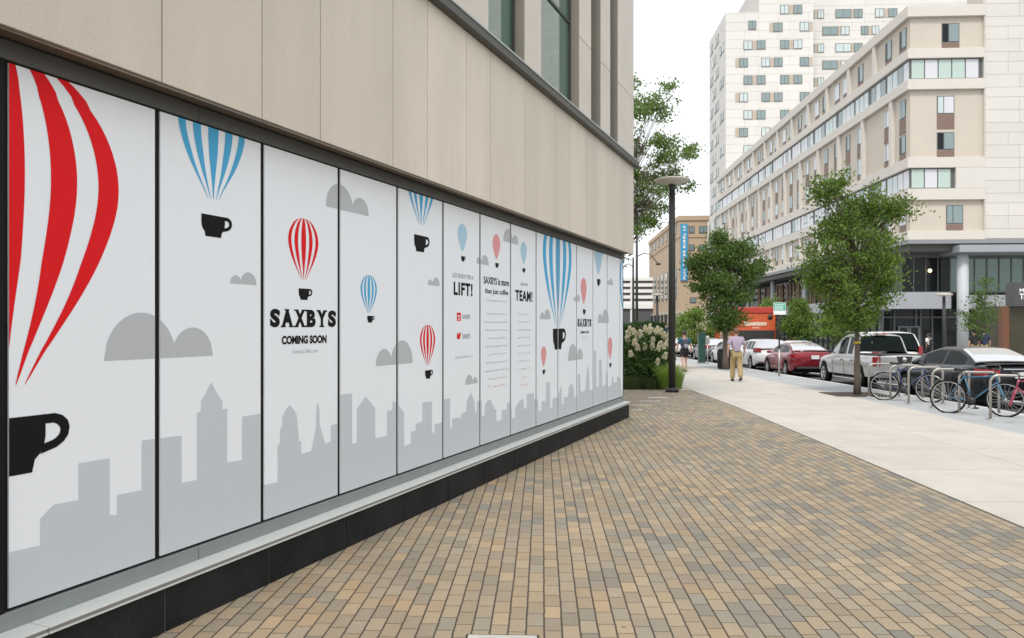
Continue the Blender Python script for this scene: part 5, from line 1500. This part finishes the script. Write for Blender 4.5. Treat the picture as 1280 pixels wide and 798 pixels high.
def skin_obj(name, nodes, edges, m, parent, root=0, sub=2):
    me = skin_mesh(nodes, edges, sub, root); me.materials.clear(); me.materials.append(m)
    for p_ in me.polygons: p_.use_smooth = True
    me.name = name; o = bpy.data.objects.new(name, me); C.objects.link(o); o.parent = parent; return o
def person(label, x, y, z, H, rz, top, legs, shoes, skin='skin', hair='hair', stride=.18, shorts=False, sleeves='short', bag=None, longhair=False, bulk=1.0, bare=False):
    root = empty('person', (x, y, z), label, 'person', rz, None)
    k = H/1.75; V = lambda a, b_, c: Vector((a*k, b_*k, c*k))
    s = stride
    J = dict(pel=V(0,0,.93), sp=V(0,0,1.08), ch=V(0,.01,1.28), nk0=V(0,.0,1.45), nk=V(0,.01,1.52), hd=V(0,.025,1.63))
    for q, sg, st in (('l',-1,s),('r',1,-s)):
        J['hip'+q] = V(sg*.095,0,.90); J['kn'+q] = V(sg*.10, st*.55+.045, .50+.02*(st < 0)); J['an'+q] = V(sg*.10, st*1.0-(.06 if st < 0 else 0), .085+(.07 if st < 0 else 0))
        J['to'+q] = J['an'+q]+V(0,.13,-.045-(.05 if st < 0 else 0)); J['he'+q] = J['an'+q]+V(0,-.055,-.05)
        J['sh'+q] = V(sg*.19,-.005,1.415); J['el'+q] = V(sg*.275,-.03-st*.35,1.15); J['wr'+q] = V(sg*.285,.06-st*.85,.93); J['ha'+q] = J['wr'+q]+V(sg*-.01,.035-st*.1,-.07)
    rad = dict(pel=.115, sp=.105, ch=.122, nk0=.062, nk=.052, hd=.088)
    names = list(J); idx = {n: i for i, n in enumerate(names)}
    def rr(n):
        if n in rad: return rad[n]
        return {'hip':.088,'kn':.056,'an':.036,'to':.034,'he':.034,'sh':.060,'el':.040,'wr':.027,'ha':.034}[n[:-1]]
    E = [('pel','sp'),('sp','ch'),('ch','nk0'),('nk0','nk'),('nk','hd')]
    for q in 'lr': E += [('pel','hip'+q),('hip'+q,'kn'+q),('kn'+q,'an'+q),('an'+q,'to'+q),('an'+q,'he'+q),('ch','sh'+q),('sh'+q,'el'+q),('el'+q,'wr'+q),('wr'+q,'ha'+q)]
    nodes = [(J[n], rr(n)*k*(.92 if n not in ('hd','nk','wrl','wrr','hal','har') else 1)) for n in names]
    body = skin_obj('body', nodes, [(idx[a], idx[c]) for a, c in E], M[skin], root)
    # face, ears and hands
    b = MB(); hd = J['hd']
    b.ball(hd+V(0,.005,.015), .105*k, .78, .95, 1.15, 16); b.ball(hd+V(0,.105,-.005), .018*k, .8, 1.1, 1.4, 8)
    for sg in (-1, 1): b.ball(hd+V(sg*.083,-.005,0), .026*k, .5, .9, 1.2, 8)
    b.build('head', M[skin], root)
    b = MB()
    for sg in (-1, 1): b.ball(hd+V(sg*.032,.093,.018), .011*k, 1.2, .6, .8, 8)
    b.build('eyes', M['hair'], root)
    b = MB(); b.ball(hd+V(0,.094,-.055), .02*k, 1.3, .5, .35, 8); b.build('mouth', M['redhair'], root)
    for q, sg in (('l',-1),('r',1)):
        h0 = J['ha'+q]; dn = (J['ha'+q]-J['wr'+q]).normalized(); b = MB()
        for f in range(4):
            a = h0+Vector((0,(f-1.5)*.019*k,0)); L = (.062,.072,.068,.052)[f]*k
            b.tube([a, a+dn*L*.55, a+dn*L+Vector((-sg*.018*k,0,0))], [.0095*k,.009*k,.0065*k], 6)
        a = h0-dn*.03*k; b.tube([a, a+Vector((-sg*.012*k,.042*k,-.02*k)), a+Vector((-sg*.02*k,.05*k,-.052*k))], [.011*k,.010*k,.007*k], 6)
        b.build('fingers', M[skin], root)
    b = MB(); b.ball(hd+V(0,-.018,.045), .112*k, .82, .92, 1.0, 16)
    if longhair: b.ball(hd+V(0,-.075,-.06), .085*k, .95, .55, 1.5, 12)
    b.build('hair', M[hair], root)
    # clothes over the body
    def cl(nm, ns, es, m):
        ii = {n[0]: i for i, n in enumerate(ns)}
        return skin_obj(nm, [(J[n[0]] if not isinstance(n[1], Vector) else n[1], n[2]*k*bulk) for n in ns], [(ii[a], ii[c]) for a, c in es], m, root)
    n = [('pel',0,.138),('sp',0,.136),('ch',0,.142),('nk0',0,.078)]; e = [('pel','sp'),('sp','ch'),('ch','nk0')]
    for q, sg in (('l',-1),('r',1)):
        n += [('sh'+q,0,.080)]; e += [('ch','sh'+q)]
        mid = J['sh'+q].lerp(J['el'+q], .82)
        if sleeves == 'short': n += [('mid'+q, mid, .064)]; e += [('sh'+q,'mid'+q)]
        else: n += [('el'+q,0,.055),('wr'+q,0,.042)]; e += [('sh'+q,'el'+q),('el'+q,'wr'+q)]
    for sg, q in ((-1,'l'),(1,'r')): n += [('w'+q, V(sg*.085,0,.97), .082)]; e += [('pel','w'+q)]
    cl('shirt', n, e, top)
    n = [('pel', V(0,0,.90), .128)]; e = []
    for q in 'lr':
        n += [('hip'+q,0,.108)]; e += [('pel','hip'+q)]
        if shorts: n += [('md'+q, J['hip'+q].lerp(J['kn'+q], .70), .098)]; e += [('hip'+q,'md'+q)]
        else: n += [('kn'+q,0,.086),('an'+q,J['an'+q]+V(0,0,-.02),.080)]; e += [('hip'+q,'kn'+q),('kn'+q,'an'+q)]
    cl('trousers' if not shorts else 'shorts', n, e, legs)
    b = MB(); 
    for q in 'lr':
        a, t = J['he'+q], J['to'+q]; m_ = a.lerp(t, .5)
        b.tube([a+V(0,-.02,.01), m_+V(0,0,.005), t+V(0,.05,0)], [.045*k,.048*k,.036*k], 10)
    b.build('shoes', shoes, root)
    if not shorts:
        b = MB(); b.tube([V(-.165,0,.985), V(-.10,-.115,.985), V(.10,-.115,.985), V(.165,0,.985), V(.1,.115,.985), V(-.1,.115,.985), V(-.165,0,.985)], .018*k, 6); b.build('belt', M['trim'], root)
    if bag:
        t = empty('backpack', root.location, bag[0], 'backpack', rz)
        b = MB(); b.ball(tuple(V(0,-.20,1.20)), .17*k, .88, .55, 1.3, 14); b.build('bag_body', bag[1], t)
        b = MB(); b.ball(tuple(V(0,-.285,1.12)), .10*k, 1, .4, .9, 12); b.build('pocket', bag[2], t)
        for sg in (-1, 1):
            b = MB(); b.tube([V(sg*.09,-.15,1.38), V(sg*.11,-.05,1.50), V(sg*.12,.08,1.47), V(sg*.13,.14,1.30), V(sg*.14,.02,1.08)], .018*k, 6); b.build('strap', bag[2], t)
    return root
# checked shirt
ck, n_, l_, p_ = newmat('lilac_check_shirt')
tc_ = n_.new('ShaderNodeTexCoord'); chx = n_.new('ShaderNodeTexBrick'); chx.inputs['Scale'].default_value = 30; chx.offset = 0
chx.inputs['Color1'].default_value = (.50,.42,.50,1); chx.inputs['Color2'].default_value = (.44,.37,.46,1); chx.inputs['Mortar'].default_value = (.32,.24,.36,1)
chx.inputs['Brick Width'].default_value = .5; chx.inputs['Row Height'].default_value = .5; chx.inputs['Mortar Size'].default_value = .07
rt_ = n_.new('ShaderNodeMapping'); rt_.inputs['Rotation'].default_value = (R(90),0,0); l_.new(tc_.outputs['Object'], rt_.inputs[0]); l_.new(rt_.outputs[0], chx.inputs['Vector']); l_.new(chx.outputs[0], p_.inputs['Base Color']); p_.inputs['Roughness'].default_value = .85
khaki = mat('khaki_cotton', (.40,.30,.15), .85, .1, 6, .3, 20)
teal = mat('dark_teal_cotton', (.02,.10,.15), .85, .1, 6); blk = mat('black_cotton', (.018,.018,.02), .85, .1, 6); wht = mat('white_cotton', (.70,.70,.71), .85, .05, 6)
navy = mat('navy_cotton', (.022,.03,.075), .85, .1, 6); blu = mat('blue_cotton', (.04,.17,.42), .85, .1, 6); dgy = mat('dark_grey_bag', (.04,.045,.06), .7, .1, 6); lgy = mat('grey_bag_trim', (.22,.23,.27), .7, .1, 6); jean = mat('denim', (.06,.09,.16), .85, .1, 6)
brn = mat('brown_leather', (.035,.022,.016), .5, .1, 6)
p = at(920.5, 27.3); person('man walking away in a lilac checked shirt and khaki trousers', p.x, p.y, gz(p.y), 1.80, R(-4), ck, khaki, brn, hair='redhair', bulk=1.12, stride=.16)
p = at(855.5, 34.4); person('person in a teal top and black shorts walking away with a backpack', p.x, p.y, gz(p.y), 1.75, R(4), teal, blk, dgy, shorts=True, stride=-.14, bag=('dark backpack worn by the person in black shorts', dgy, lgy))
def far(label, px, pyhead, yc, H, rz, top, legs, **kw):
    p = at(px, yc); person(label, p.x, p.y, max(gz(p.y)-.13, zat(pyhead, yc)-H), H, rz, top, legs, blk, **kw)
far('person in a white shirt with a black bag near the entrance doors', 1161, 417, 50, 1.70, R(20), wht, blk, skin='skin2', bag=('black backpack worn by the person in the white shirt', blk, dgy))
far('man in a black shirt standing left of the man in navy', 1217.5, 412.5, 40, 1.80, R(10), blk, khaki, stride=.05, bulk=1.1)
far('man in a navy shirt standing right of the man in black', 1229.5, 412, 40, 1.80, R(-15), navy, khaki, stride=.05, bulk=1.1)
far('person in a bright blue shirt beyond the red sedan', 1004, 416, 56, 1.75, R(30), blu, jean, stride=.12)
far('person in a maroon shirt left of the one in bright blue', 989, 419, 58, 1.70, R(-10), mat('maroon_cotton', (.16,.03,.03), .85), jean, stride=.1, skin='skin2')
far('person in dark clothes beyond the end of the hedge', 832.5, 404, 62, 1.75, R(0), navy, blk, stride=.1)
